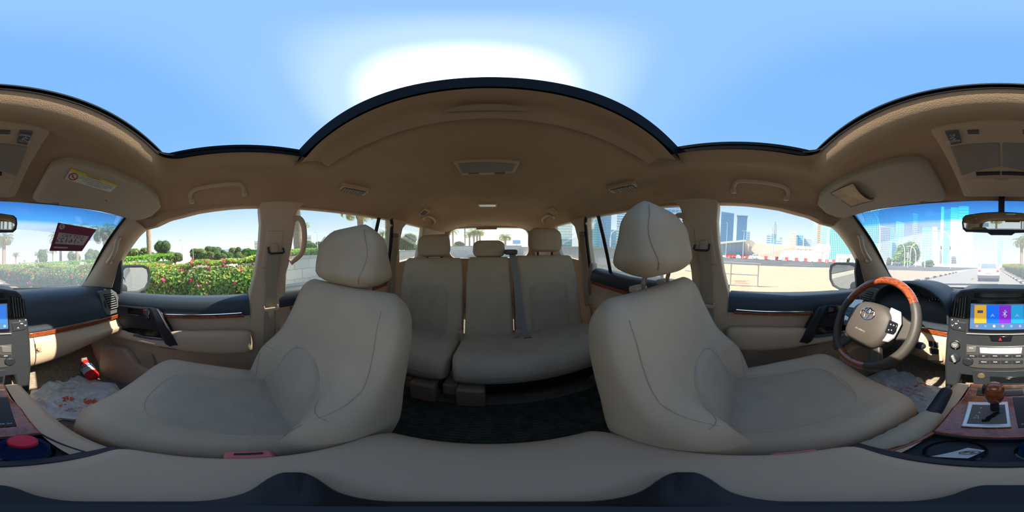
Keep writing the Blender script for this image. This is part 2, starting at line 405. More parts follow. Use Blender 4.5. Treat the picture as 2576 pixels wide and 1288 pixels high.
def pts_side(L, s=1, off=0.0):         # pixel outline read on the right side, laid on the glass plane, mirrored for the left
    out = [on_side(x, y, off) for x, y in L]
    return [Vector((q.x*s, q.y, q.z)) for q in out]
def sided(mb, s): return mb if s > 0 else mb.mirror()
SN = {1: 'right', -1: 'left'}
FW = [(337, 600), (380, 570), (430, 548), (520, 527), (600, 517), (640, 513), (664, 513), (664, 600), (655, 660), (632, 752), (440, 764), (310, 758), (278, 735), (300, 660)]
RW = [(700, 500), (770, 505), (870, 520), (992, 545), (990, 620), (975, 700), (840, 730), (700, 745)]
QW = [(1012, 550), (1040, 555), (1066, 566), (1064, 600), (1054, 648), (1000, 668), (1002, 610)]
trim_i = 0
for s in (1, -1):
    side = SN[s]; who = 'passenger' if s > 0 else 'driver'
    # ---- A pillar
    wl = crv([(.60, .472, .214), (.635, .60, .12), (.672, .75, .00), (.705, .95, -.16)], 14)
    sl_ = crv([(.664, .395, .162), (.682, .47, .118), (.712, .595, 0), (.765, .73, -.20)], 14)
    rings = []
    for a, c in zip(wl, sl_):
        mid = (a+c)*.5; inw = Vector((-.55, -.83, 0)); L = (a-c).length
        rings.append([a+Vector((.02, .03, .0)), a, a.lerp(c, .2)+inw*L*.16, a.lerp(c, .45)+inw*L*.22, a.lerp(c, .75)+inw*L*.14, c, c+Vector((.06, .02, 0))])
    trim_i += 1
    t = thing('trim_%d' % trim_i, 'beige windscreen pillar trim beside the %s window, with grab bar' % who, 'pillar trim', (s*.70, .65, -.1), kind='structure')
    obj('pillar_cover', sided(MB().loft(rings, False), s), BEI, t)
    gp = crv([on_x(302, 596, .60), on_x(296, 604, .575), on_x(292, 625, .57), on_x(283, 645, .578), on_x(272, 660, .60)], 14)
    gp = [q+Vector((.032, .032, 0)) for q in gp]
    gp = [gp[0]+Vector((.03, .02, 0))]+gp+[gp[-1]+Vector((.035, .02, 0))]
    obj('grab_bar', sided(MB().tube(gp, [.012]+[.0115]*15+[.016], 10), s), BEI, t)
    # black mirror sail at the front corner of the door window
    obj('corner_sail', sided(MB().prism(pts_side([(302, 652), (276, 742), (300, 752), (306, 690)], 1, .004), (.02, 0, 0)), s), BLK, t, bevel=.003)
    # ---- B pillar
    trim_i += 1
    t = thing('trim_%d' % trim_i, 'beige centre door pillar between the %s window and rear door' % who, 'pillar trim', (s*.74, -.15, -.84), kind='structure')
    BP = [(655, 508), (654, 524), (657, 560), (653, 620), (641, 690), (628, 745), (614, 850), (601, 945), (594, 1010), (712, 1010), (714, 850), (717, 750), (722, 690), (730, 650), (738, 600), (744, 560), (747, 535), (757, 517), (785, 506), (780, 500)]
    obj('pillar_cover', sided(MB().prism(pts_side(BP, 1, -.012), (.075, 0, 0)), s), BEI, t, bevel=.012, seg=3)
    obj('shoulder_cover', sided(MB().prism(pts_side([(671, 582), (675, 580), (712, 580), (714, 584), (706, 670), (703, 674), (660, 673), (658, 668)], 1, -.018), (.008, 0, 0)), s), BEI, t, bevel=.004)
    obj('panel_seam', sided(MB().strip(pts_side([(627, 757), (672, 754), (717, 750)], 1, -.0135), (-1, 0, 0), .0012, .001), s), BLK, t)
    hp = crv([q+Vector((-.004, 0, 0)) for q in pts_side([(738, 552), (752, 550), (762, 566), (765, 600), (760, 632), (748, 648), (730, 660)], 1, -.012)], 18)
    obj('grab_bar', sided(MB().tube(hp, [.016]+[.0125]*17+[.016], 10), s), BEI, t)
    anc = on_side(690, 632, -.03)
    obj('belt_slide', sided(MB().box(anc+Vector((0, 0, .012)), (.022, .034, .045)), s), BEID, t, bevel=.006, seg=3)
    # ---- C pillar
    trim_i += 1
    t = thing('trim_%d' % trim_i, 'beige rear door pillar behind the %s side rear window' % who, 'pillar trim', (s*.74, -1.0, -.84), kind='structure')
    CP = [(982, 535), (987, 552), (986, 620), (976, 690), (968, 760), (962, 860), (955, 960), (1010, 960), (1000, 760), (1002, 668), (1006, 610), (1014, 575), (1034, 552), (1060, 545)]
    obj('pillar_cover', sided(MB().prism(pts_side(CP, 1, -.008), (.07, 0, 0)), s), BEI, t, bevel=.010, seg=3)
    obj('panel_seam', sided(MB().strip(pts_side([(976, 678), (1003, 676)], 1, -.0095), (-1, 0, 0), .0012, .001), s), BLK, t)
    # ---- cargo side wall with the quarter window hole
    trim_i += 1
    t = thing('trim_%d' % trim_i, 'beige cargo side trim around the %s quarter window' % side, 'cargo trim', (s*.70, -1.7, -.84), kind='structure')
    def sp(y, z, o=0): return Vector((.655+o+(.215-max(z, -.2))*.253, y, z))
    q1 = on_side(1066, 566); q2 = on_side(1054, 648)
    obj('rear_pillar_cover', sided(MB().prism([sp(q1.y, .235), sp(q1.y-.02, .19), sp(q1.y-.03, .10), sp(q2.y+.02, -.06), sp(q2.y+.06, -.085), sp(-1.0, -.115), sp(-1.0, -.86), sp(-2.42, -.86), sp(-2.42, .30)], (.05, 0, 0)), s), BEI, t, bevel=.008)
    # ---- glass
    n = 2 if s > 0 else 5
    for k, (L, nm) in enumerate(((FW, 'front door window beside the %s seat' % who), (RW, 'rear door window on the %s side' % who), (QW, 'small rear quarter window on the %s side' % who))):
        wn = thing('window_%d' % (n+k), nm, 'car window', on_side(*L[0])*1.0 if s > 0 else Vector((-on_side(*L[0]).x, on_side(*L[0]).y, on_side(*L[0]).z)), kind='structure')
        obj('glass_pane', sided(MB().poly(pts_side(L, 1, .022)), s), GLASS if k == 0 else GLASSR, wn)
        if k == 1:
            obj('divider_bar', sided(MB().strip(pts_side([(957, 528), (950, 560), (941, 600), (931, 650), (920, 712)], 1, .015), (-1, 0, 0), .014, .006), s), RUB, wn)
            obj('rubber_run', sided(MB().tube(pts_side([(955, 535), (975, 540), (984, 550), (986, 565), (983, 610), (975, 690)], 1, .004), .013, 8), s), RUB, wn)
        else:
            ls = pts_side(L if k else FW[6:12], 1, .014)
            obj('rubber_run', sided(MB().tube(ls, .0035, 6), s), RUB, wn)

# tailgate
tg = thing('door_5', 'beige tailgate trim framing the rear window', 'tailgate', (0, -2.38, -.84), kind='structure')
a0 = on_y(1131, 606, -2.38); a1 = on_y(1332, 570, -2.38); zb = -.15; zt = on_y(1230, 573, -2.38).z
hw = (a0.x-a1.x)*.5; inn = [(x, y+(zt+zb)/2) for x, y in rrect(2*hw, zt-zb, .12, 8)]
an = [math.atan2(y-(zt+zb)/2, x) for x, y in inn]; ob_ = [(.72, .36), (-.72, .36), (-.80, -.86), (.80, -.86)]
an = sorted(an+[math.atan2(y-(zt+zb)/2, x) for x, y in ob_])
I = [hit(inn, (0, (zt+zb)/2), a) for a in an]; O = [hit(ob_, (0, (zt+zb)/2), a) for a in an]
obj('tailgate_trim', MB().loft([[Vector((x, -2.43, z)) for x, z in I], [Vector((x, -2.385, z)) for x, z in I], [Vector((lerp(x, X, .12), -2.37, lerp(z, Z, .12))) for (x, z), (X, Z) in zip(I, O)], [Vector((x, -2.37, z)) for x, z in O]]), BEI, tg)
obj('glass_pane', MB().poly([Vector((x, -2.41, z)) for x, z in I]), GLASSR, tg)
obj('brake_light_box', MB().box((.03, -2.392, zt-.008), (.30, .03, .03)), BEID, tg, bevel=.008)
obj('dome_lamp', MB().box((.2, -2.3, .322), (.2, .05, .012)), BEI, tg, bevel=.005)
obj('rear_wiper', MB().tube([(.32, -2.44, zb+.045), (.12, -2.45, zb+.06), (-.08, -2.45, zb+.05)], .008, 6), RUB, tg)

# floor
fl = thing('floor', 'beige carpeted car floor with footwells and centre tunnel', 'floor', (0, 0, -.86), kind='structure')
def floor_prof(u, v):
    y = lerp(1.02, -2.45, v); x = lerp(-.80, .80, u)
    z = -.845-.0*v + .10*math.exp(-(x/.15)**4)*sstep(-.3, .2, y)
    if y > .78: z += (y-.78)*1.9
    return Vector((x, y, z))
obj('carpet', MB().grid(floor_prof, 41, 60), CARP, fl)
obj('underbody', MB().box((0, -.7, -.93), (1.62, 3.5, .06)), BLK, fl)
mt = thing('floor_mat', 'dark ribbed rubber floor mat in front of the rear bench', 'floor mat', (0, -.36, -.842))
obj('mat_base', MB().box((0, -.36, -.838), (1.24, .44, .012)), CARPD, mt, bevel=.004)
for k in range(26):
    obj('rib', MB().box((0, -.16-k*.0155, -.8305), (1.18, .006, .005)), CARPD, mt)
# firewall and kick panels
wf = thing('wall_front', 'dark firewall behind the dashboard', 'firewall', (0, 1.15, -.8), kind='structure')
obj('firewall_panel', MB().box((0, 1.18, -.55), (1.6, .05, .72)), BLK, wf)
for s in (1, -1):
    tr = thing('trim_%d' % (trim_i+1 if s > 0 else trim_i+2), 'beige kick panel at the side of the %s footwell' % ('passenger' if s > 0 else 'driver'), 'kick panel', (s*.76, .85, -.84), kind='structure')
    obj('kick_cover', sided(MB().loft([[Vector((x, y, z)) for x, y, z in ((.80, 1.1, zz), (.735, .98, zz), (.722, .80, zz), (.735, .70, zz), (.79, .66, zz))] for zz in (-.86, -.7, -.45, -.3)], False), s), BEI, tr)

V3 = lambda *a: Vector(a)
# ================================================================== DOORS
def prof_loft(prof, y0, y1, n=10, bow=0.0):
    rings = []
    for i in range(n+1):
        t = i/n; y = lerp(y0, y1, t); b = bow*math.sin(math.pi*t)
        rings.append([Vector((x-b, y, z)) for x, z in prof])
    return MB().loft(rings, False)
def smooth2(prof, n=24): return [(q.x, q.z) for q in crv([(x, 0, z) for x, z in prof], n)]
def pxpoly(L, X): return [on_x(x, y, X) for x, y in L]
for s in (1, -1):
    who = 'passenger' if s > 0 else 'driver'
    d = thing('door_%d' % (1 if s > 0 else 2), 'front %s door with charcoal top, wood strip and beige armrest' % who, 'car door', (s*.78, .3, -.84), kind='structure')
    obj('upper_trim', sided(prof_loft(smooth2([(.815, -.188), (.775, -.190), (.742, -.202), (.726, -.228), (.722, -.262), (.724, -.272)]), .80, -.062), s), NAVY, d)
    obj('outer_skin', sided(prof_loft(smooth2([(.83, -.19), (.88, -.26), (.92, -.4), (.93, -.65), (.90, -.95)]), 1.1, -.06), s), PAINT, d)
    obj('wood_strip', sided(MB().strip([on_x(408, 796.5, .721), on_x(450, 797.5, .7215), on_x(520, 797.5, .7215), on_x(570, 796, .721), on_x(614, 793.5, .719)], (-1, 0, 0), .0068, .006), s), WOOD, d, bevel=.002)
    obj('chrome_strip', sided(MB().strip([on_x(400, 789.5, .720), on_x(450, 791.2, .7205), on_x(520, 791.2, .7205), on_x(608, 786.5, .719)], (-1, 0, .3), .0016, .004), s), CHR, d)
    obj('insert_panel', sided(prof_loft(smooth2([(.724, -.27), (.732, -.30), (.738, -.34), (.735, -.37)], 10), .55, -.062), s), BEI, d)
    ar = Pad(.40, [(0, .09), (.2, .115), (.7, .135), (1, .12)], .032, .02, 0, O=(.715, .335, -.405), ax=(0, 0, 1), al=(0, -1, 0), ah=(-1, 0, 0), p=3, r0=.25, r1=.08, cw=.3)
    obj('armrest', sided(ar.mb(), s), BEI, d)
    obj('lower_panel', sided(prof_loft(smooth2([(.735, -.37), (.700, -.43), (.698, -.455), (.728, -.475), (.742, -.55), (.742, -.7), (.735, -.86)]), .80, -.062), s), BEI, d)
    obj('panel_seam', sided(MB().strip([V3(.6972, y_, -.4555) for y_ in (.36, .2, .1, -.055)], (-1, 0, 0), .0012, .0015), s), BLK, d)
    pk = [(264, 873), (300, 875), (318, 880), (340, 918), (372, 940), (330, 975), (280, 960), (258, 930)]
    obj('pocket', sided(MB().prism(pxpoly([(250, 866), (310, 878), (325, 895), (345, 922), (385, 940), (420, 960), (420, 1000), (300, 1000), (245, 950)], .70), (.05, 0, 0)), s), BEI, d, bevel=.016, seg=3)
    obj('speaker_recess', sided(MB().prism(pxpoly([(352, 900), (365, 888), (380, 893), (388, 910), (392, 934), (372, 934), (352, 925)], .725), (.02, 0, 0)), s), BEID, d, bevel=.006)
    # black pull handle bezel
    hz = thing_part = obj('handle_bezel', sided(MB().prism(pxpoly([(286, 778), (300, 768), (380, 775), (396, 779), (408, 790), (453, 872), (430, 868), (370, 858), (320, 846), (284, 834)], .712), (.03, 0, 0)), s), BLK, d, bevel=.006, seg=3)
    obj('pull_bar', sided(MB().loft([[on_x(x0, y, X), on_x(x0+3, y-1, X-.02), on_x(x1-3, y+1, X-.02), on_x(x1, y, X)] for x0, x1, y, X in ((372, 398, 776, .715), (378, 404, 784, .705), (392, 420, 815, .695), (405, 436, 845, .694), (416, 450, 866, .70), (425, 454, 873, .712))], False), s), BLK, hz, bevel=.004)
    obj('lever_recess_shade', sided(MB().prism(pxpoly([(320, 773), (374, 777), (375, 806), (322, 796)], .7105), (.004, 0, 0)), s), BLKG, hz, bevel=.002)  # flat dark plate; shade of the lever cavity is put into its colour
    obj('door_lever', sided(MB().prism(pxpoly([(321, 790), (340, 792), (374, 797), (374, 806), (340, 803), (323, 798)], .704), (.006, 0, 0)), s), BLK, hz, bevel=.002)
    obj('lock_tab', sided(MB().prism(pxpoly([(365, 780), (374, 781), (374, 792), (364, 791)], .706), (.006, 0, 0)), s), GREY, hz, bevel=.001)
    obj('lock_mark', sided(MB().prism(pxpoly([(361, 781), (363.5, 781), (363.5, 789), (361.5, 789)], .707), (.003, 0, 0)), s), RED, hz)
    obj('pocket_recess_shade', sided(MB().prism(pxpoly([(308, 827), (330, 824), (403, 832), (410, 856), (370, 851), (330, 840)], .7105), (.003, 0, 0)), s), BLKG, hz)  # thin black plate painted in for the shade inside the pocket hole
    obj('switch_ledge', sided(MB().prism(pxpoly([(335, 842), (400, 851), (409, 852), (409, 857), (370, 853), (333, 845)], .700), (.012, 0, 0)), s), GREY, hz, bevel=.001)
    # rear door
    d = thing('door_%d' % (3 if s > 0 else 4), 'rear door on the %s side with charcoal sill and wood strip' % who, 'car door', (s*.78, -.6, -.84), kind='structure')
    obj('upper_trim', sided(prof_loft(smooth2([(.815, -.155), (.775, -.158), (.742, -.172), (.726, -.20), (.722, -.235), (.724, -.25)]), -.20, -1.0), s), NAVY, d)
    obj('outer_skin', sided(prof_loft(smooth2([(.83, -.16), (.88, -.25), (.92, -.4), (.93, -.65), (.90, -.95)]), -.07, -2.2), s), PAINT, d)
    obj('wood_strip', sided(MB().strip([(.722, -.25, -.262), (.722, -.6, -.262), (.722, -.98, -.255)], (-1, 0, 0), .012, .005), s), WOOD, d)
    obj('lower_panel', sided(prof_loft(smooth2([(.724, -.25), (.735, -.30), (.730, -.36), (.695, -.40), (.695, -.44), (.735, -.47), (.742, -.6), (.735, -.86)]), -.20, -1.0), s), BEI, d)
# ================================================================== SEATS
def V(*a): return Vector(a)
def arch(w, h0, h1, n=12):             # arch outline: flat bottom at h0, rounded top at h1 (x, t)
    return w
def insert_patch(pad, w, t0, t1, rnd, off=.010, nx=18, nt=26, edge=.10, pw=2.6):
    """raised upholstery panel with rounded upper corners on a pad's front"""
    def f(u, v):
        v = 1-(1-v)**2.2; t = lerp(t0, t1, v); k = max(0, (v-(1-rnd))/rnd); hwid = w(v)*.5*max(0, 1-k**pw)**(1/pw)
        x = lerp(-hwid, hwid, u); a = abs(2*u-1); e = max(a, v if v > .5 else 0)
        o = off*(1-sstep(1-edge*2, 1, a))*(1-sstep(1-edge, 1, v)) - .004*sstep(.97, 1, max(a, v))
        return pad.top(x, t, o)
    m = MB().grid(f, nx+1, nt+1)
    PER.clear(); PER.extend([f(0, k/30)*1 for k in range(31)]+[f(1, k/30) for k in range(29, -1, -1)])
    return m
PER = []
def seat(sx, dy, dz, hr, label, tall, lean, hfwd=0):
    x0 = sx*.392
    t = thing('front_seat', label, 'car seat', (x0, dy+.08, -.84))
    a = R_(9); cu = Pad(.50, [(0, .43), (.5, .455), (.85, .45), (1, .42)], [(0, .06), (.3, .072), (.75, .088), (1, .085)], .09, [(0, .03), (.5, .036), (.85, .022), (1, 0)],
              O=(x0, dy-.16, dz-.595), al=(0, math.cos(a), math.sin(a)), ah=(0, -math.sin(a), math.cos(a)), p=4.2, r0=.1, r1=.20, cw=.28, n=26, m=30)
    c = obj('seat_cushion', cu.mb(), FAB, t)
    obj('cushion_insert', insert_patch(cu, lambda v: lerp(.29, .25, v), .15, .80, .32, .011), FAB2, c)
    obj('insert_seam', MB().tube([q+V(0, 0, .0035) for q in PER], .0014, 5), SEAM, c)
    obj('cushion_seam', MB().tube([cu.top(0+.10*math.sin(k/8*1.4)-.07, lerp(.2, .78, k/8), .004) for k in range(9)], .0016, 5), SEAM, c)
    b = R_(lean); bk = Pad(.575, [(0, .43), (.2, .478), (.38, .486), (.6, .462), (.8, .462), (1, .44)], [(0, .055), (.3, .06), (.7, .05), (1, .045)], [(0, .10), (.5, .09), (1, .06)], [(0, .030), (.16, .065), (.40, .068), (.62, .018), (.8, .006), (1, 0)],
              O=(x0, dy-.095, dz-.635), al=(0, -math.sin(b), math.cos(b)), ah=(0, math.cos(b), math.sin(b)), p=4.2, r0=.12, r1=.13, cw=.17, n=34, m=34, b0=.42, b1=.80)
    k = obj('backrest', bk.mb(), FAB, t)
    obj('backrest_insert', insert_patch(bk, lambda v: lerp(.27, .20, v), .14, .60, .5, .010), FAB2, k)
    obj('insert_seam', MB().tube([q+V(0, .0035, .001) for q in PER], .0014, 5), SEAM, k)
    for s in (-1, 1):
        obj('seam', MB().tube([bk.top(s*lerp(.15, .205, sstep(0, .6, q/10))-s*.02*sstep(.6, 1, q/10), lerp(.14, .92, q/10), .0005) for q in range(11)], .0009, 5), SEAM, k)
        obj('seam', MB().tube([bk.top(s*lerp(.13, .205, q/5), .46-.01*q/5, .0005) for q in range(6)], .0009, 5), SEAM, k)
    top = bk.P(0, bk.L*.985, -.02)
    h = Pad(tall, [(0, .29), (.3, .282), (.65, .275), (1, .27)], [(0, .046), (.22, .058), (.7, .046), (1, .030)], [(0, .070), (.18, .082), (.6, .048), (1, .022)], 0,
            O=top+V(0, .005+hfwd, hr), al=(0, -.10, .995), ah=(0, .995, .10), p=3.8, r0=.26, r1=.42, cw=.46, n=26, m=30, wp=2.3)
    hh = obj('headrest', h.mb(), FAB, t)
    for s in (-1, 1):
        obj('piping', MB().tube([h.top(s*lerp(.095, .121, math.sin(q/10*math.pi)), lerp(.10, .88, q/10), .0006) for q in range(11)], .0012, 6), SEAM, hh)
        obj('headrest_post', MB().tube([top+V(s*.065, -.005, -.05), top+V(s*.065, hfwd, hr+.04)], .0065, 10), CHR, t)
        obj('post_guide', MB().box(top+V(s*.065, -.004, .012), (.044, .030, .016)), BEI, t, bevel=.005, seg=3)
    for s in (-1, 1):
        obj('side_shield', MB().prism([V(x0+s*.21, dy+y, dz+z) for y, z in ((-.20, -.56), (-.12, -.52), (.20, -.56), (.28, -.60), (.26, -.70), (-.16, -.70))], (s*.012, 0, 0)), BEID, t, bevel=.006)
        obj('seat_rail', MB().box((x0+s*.17, dy+.06, -.80), (.035, .48, .07)), BLK, t, bevel=.004)
    obj('seat_base', MB().box((x0, dy+.05, dz-.695), (.38, .40, .08)), BLK, t, bevel=.01)
    # back shell
    obj('rear_shell', MB().grid(lambda u, v: bk.P(lerp(-.19, .19, u)*lerp(1, .86, v), lerp(.05, .52, v), -bk.hb(lerp(.09, .9, v))*(.97+.09*math.sin(math.pi*u))-.002), 12, 12), BEID, t)
    return t, cu, bk
ps, pcu, pbk = seat(1, 0.0, 0.0, .012, 'beige cloth front passenger seat with its headrest pushed right down', .185, 22.3)
ds, dcu, dbk = seat(-1, .070, .0, .046, 'beige cloth driver seat with its headrest raised on chrome posts', .190, 20.6, .024)

# second-row bench
def bench(name, label, xs, cush, heads, ins, group):
    xm = (cush[0]+cush[1])/2
    t = thing(name, label, 'rear seat', (xm, -.85, -.85), group)
    a = R_(7); W = cush[1]-cush[0]
    cu = Pad(.46, [(0, W), (1, W)], [(0, .06), (1, .08)], .085, [(0, .006), (1, .01)], O=(xm, -1.0, -.615), al=(0, math.cos(a), math.sin(a)), ah=(0, -math.sin(a), math.cos(a)), p=6 if W < .6 else 9, r0=.08, r1=.24, cw=.10, m=30)
    c = obj('seat_cushion', cu.mb(), FAB, t)
    for xi, wi in ins[1]:
        base = cu
        def f(u, v, xi=xi, wi=wi):
            tt = lerp(.12, .74, v); k = max(0, (v-.6)/.4); hwid = wi*.5*math.sqrt(max(0, 1-k**2.6)); x = xi-xm+lerp(-hwid, hwid, u); aa = abs(2*u-1)
            return base.top(x, tt, .010*(1-sstep(.8, 1, aa))*(1-sstep(.9, 1, v))-.004*sstep(.97, 1, max(aa, v)))
        obj('cushion_insert', MB().grid(f, 17, 15), FAB2, c)
    b = R_(15)
    for (x0, x1, zt, ins_w) in xs:
        xc = (x0+x1)/2; W = x1-x0; L = (zt+.62)/math.cos(b)
        bk = Pad(L, [(0, W), (.7, W*.985), (1, W*.93)], [(0, .045), (1, .04)], .06, [(0, .012), (.6, .016), (1, 0)], O=(xc, -.955, -.62), al=(0, -math.sin(b), math.cos(b)), ah=(0, math.cos(b), math.sin(b)), p=6, r0=.05, r1=.10, cw=.10, m=26)
        k = obj('backrest', bk.mb(), FAB, t)
        if ins_w:
            obj('backrest_insert', insert_patch(bk, lambda v: ins_w, .12, .66, .20, .010, pw=3.2), FAB2, k)
            obj('insert_seam', MB().tube([q+V(0, .0035, .001) for q in PER], .0015, 5), SEAM, k)
            obj('seam', MB().tube([bk.top(lerp(-.48, .48, q/6)*ins_w, .41, .009) for q in range(7)], .0015, 5), SEAM, k)
    for (hx, z0, z1, wd, tp) in heads:
        yy = -1.10+(.0 if hx else -.02)
        h = Pad(z1-z0, [(0, wd*.86), (.3, wd), (.75, wd*.97), (1, wd*.80)], [(0, .045), (.4, .05), (1, .03)], [(0, .05), (1, .04)], 0, O=(hx, yy-.02, z0), al=(0, -.08, 1), ah=(0, 1, .08), p=3.4, r0=.16, r1=.22, cw=.22)
        hh = obj('headrest', h.mb(), FAB, t)
        for s in (-1, 1): obj('headrest_post', MB().tube([(hx+s*.055, yy-.03, z0-.06), (hx+s*.055, yy-.03, z0+.03)], .008, 8), BLK, t)
    for hx in [q for q in ((cush[0]+.10, cush[1]-.08) if W_two(cush) else (cush[0]+.10,))]:
        obj('bracket_cover', MB().box((hx, -.60, -.745), (.11, .10, .15)), BEID, t, bevel=.012, seg=3)
        obj('bracket_cover', MB().box((hx-.085 if hx < 0 else hx+.085, -.63, -.72), (.06, .09, .09)), BEID, t, bevel=.010, seg=3)
    obj('seat_frame', MB().box((xm, -.78, -.71), (cush[1]-cush[0]-.06, .36, .06)), BLK, t, bevel=.005)
    return t, cu
def W_two(c): return c[1]-c[0] > .6
bR, cuR = bench('rear_bench_section', 'narrow beige rear bench section with one headrest behind the passenger seat', [(.165, .62, -.065, .27)], (.165, .63), [(.395, -.058, .105, .245, 0)], (None, [(.40, .30)]), 'second-row bench')
bL, cuL = bench('rear_bench_section', 'wide beige rear bench section with middle place and two headrests', [(-.145, .150, -.062, 0), (-.62, -.155, -.055, .27)], (-.63, .155), [(0.0, -.066, .052, .225, 0), (-.405, -.030, .145, .255, 0)], (None, [(-.41, .30)]), 'second-row bench')

# ================================================================== SEAT BELTS
def belt(name, label, path, nrm, hw, m, tongue=None, extra=None):
    t = thing(name, label, 'seat belt', path[-1])
    obj('webbing', MB().strip(crv(path, 14), nrm, hw, .0018), m, t)
    if tongue:
        o, dirn = tongue; o = Vector(o)
        obj('tongue_grip', MB().prism([o+Vector(q) for q in ((0, -.034, .012), (0, -.034, -.004), (0, -.026, -.016), (0, .026, -.016), (0, .034, -.004), (0, .034, .012), (0, .028, .012), (0, .026, 0), (0, -.026, 0), (0, -.028, .012))], (-.012*dirn, 0, 0)), BEI, t, bevel=.003)
        obj('tongue_plate', MB().prism([o+Vector(q) for q in ((-.004*dirn, -.016, -.012), (-.004*dirn, .016, -.012), (-.004*dirn, .014, -.032), (-.004*dirn, .011, -.052), (-.004*dirn, -.011, -.052), (-.004*dirn, -.014, -.032))], (-.003*dirn, 0, 0)), CHR, t, bevel=.001)
    return t
for s in (1, -1):
    p = [on_side(x, y, o) for x, y, o in ((689, 634, -.034), (687, 660, -.034), (683, 700, -.036), (682, 740, -.042), (680, 772, -.046), (678, 800, -.04), (676, 850, -.03), (674, 950, -.03))]
    p = [V(q.x*s, q.y, q.z) for q in p]
    bt = belt('seat_belt', 'beige seat belt hanging on the %s' % ('pillar behind the passenger seat, tongue at hip height' if s > 0 else 'pillar behind the driver seat'), p, (-s, 0, .1), .024, BELT, (p[4]+V(-s*.006, 0, 0), s) )
    an = V(on_side(690, 632, -.034).x*s, on_side(690, 632).y, on_side(690, 632).z)
    obj('anchor_loop', MB().tube([an+V(0, -.03, .012), an+V(-s*.004, -.034, -.006), an+V(-s*.006, -.026, -.010), an+V(-s*.006, .026, -.010), an+V(-s*.004, .034, -.004), an+V(0, .034, .018)], .0045, 8), BLK, bt)
    # belts of the rear bench on the C pillars
    q = [V(s*.665, -1.04, .10), V(s*.670, -1.03, 0), V(s*.675, -1.0, -.12), V(s*.66, -.97, -.28), V(s*.655, -.93, -.42)]
    bt = belt('rear_seat_belt', 'grey rear seat belt hanging on the pillar on the %s side' % ('passenger' if s > 0 else 'driver'), q, (-s, .4, 0), .022, BELT)
    obj('anchor_loop', MB().box(q[0]+V(-s*.004, 0, .01), (.02, .05, .03)), GREY, bt, bevel=.006)
cb = belt('rear_seat_belt', 'grey centre belt running down the rear bench backrest', [V(-.155, -1.16, -.035), V(-.158, -1.085, -.05), V(-.17, -1.01, -.18), V(-.18, -.95, -.36), V(-.19, -.89, -.51), V(-.20, -.84, -.535)], (0, 1, .25), .022, BELTG)
obj('belt_guide', MB().box((-.15, -1.12, -.03), (.085, .10, .035)), GREY, cb, bevel=.012, seg=3)
obj('belt_tongue', MB().box((-.203, -.815, -.532), (.05, .04, .014)), BLK, cb, bevel=.004)
for s, nm in ((1, 'passenger'), (-1, 'driver')):
    c0 = on_z(628 if s > 0 else 2007, 1149, -.455)
    t = thing('seat_belt_buckle', 'red-topped seat belt buckle between the console and %s seat' % nm, 'belt buckle', (c0.x, c0.y, -.60))
    obj('buckle_body', MB().box((c0.x+s*.004, c0.y, -.52), (.026, .052, .14)), BEID, t, bevel=.005)
    obj('release_button', MB().box((c0.x+s*.001, c0.y, -.448), (.024, .050, .012)), REDB, t, bevel=.004)
    obj('slot', MB().box((c0.x+s*.004, c0.y, -.4418), (.006, .030, .002)), BLK, t)
for x, y, nm in ((.158, -.845, 'in the gap between the two rear bench cushions'), (-.148, -.845, 'beside the grey centre belt on the rear bench')):
    t = thing('seat_belt_buckle', 'small buckle standing up '+nm, 'belt buckle', (x, y, -.6), 'rear bench buckles')
    obj('buckle_body', MB().box((x, y, -.52), (.028, .022, .09), Matrix.Rotation(R_(-12), 3, 'X')), BEID, t, bevel=.004)
    obj('release_button', MB().box((x, y+.006, -.476), (.024, .018, .008), Matrix.Rotation(R_(-12), 3, 'X')), REDB, t, bevel=.002)
# ================================================================== DASHBOARD
def yb(x): return -.075*max(0, (abs(x)-.28)/.46)**1.8
dash = thing('dashboard', 'charcoal dashboard with wood strips and beige lower panels', 'dashboard', (0, .85, -.5))
up = crv([V(0, 1.16, -.178), V(0, 1.02, -.166), V(0, .90, -.155), V(0, .82, -.152), V(0, .762, -.17), V(0, .722, -.215), V(0, .703, -.27), V(0, .695, -.328)], 24)
xs = [lerp(-.765, .765, i/50) for i in range(51)]
def cowl(x, q):                        # keep the rear edge of the top inside the curved windscreen
    y = q.y+yb(x)*sstep(1.1, .75, q.y); return V(x, min(y, 1.125-.34*x*x) if q.y > .95 else y, q.z)
obj('upper_pad', MB().loft([[cowl(x, q) for q in up] for x in xs], False), NAVY, dash)
def lowp(x):
    k = sstep(.2, .75, abs(x)); zb = lerp(-.545, -.44, k)
    pr = [(.698, -.328), (.690, -.35), (.672, -.38), (.660, lerp(-.33, zb, .5)), (.672, lerp(-.33, zb, .78)), (.715, zb), (.80, zb-.01)]
    return crv([V(x, y+yb(x), z) for y, z in pr], 20)
obj('lower_panel', MB().loft([lowp(x) for x in xs if x > .2], False), BEI, dash)
obj('lower_panel', MB().loft([lowp(x) for x in xs if x < -.2], False), BEI, dash)
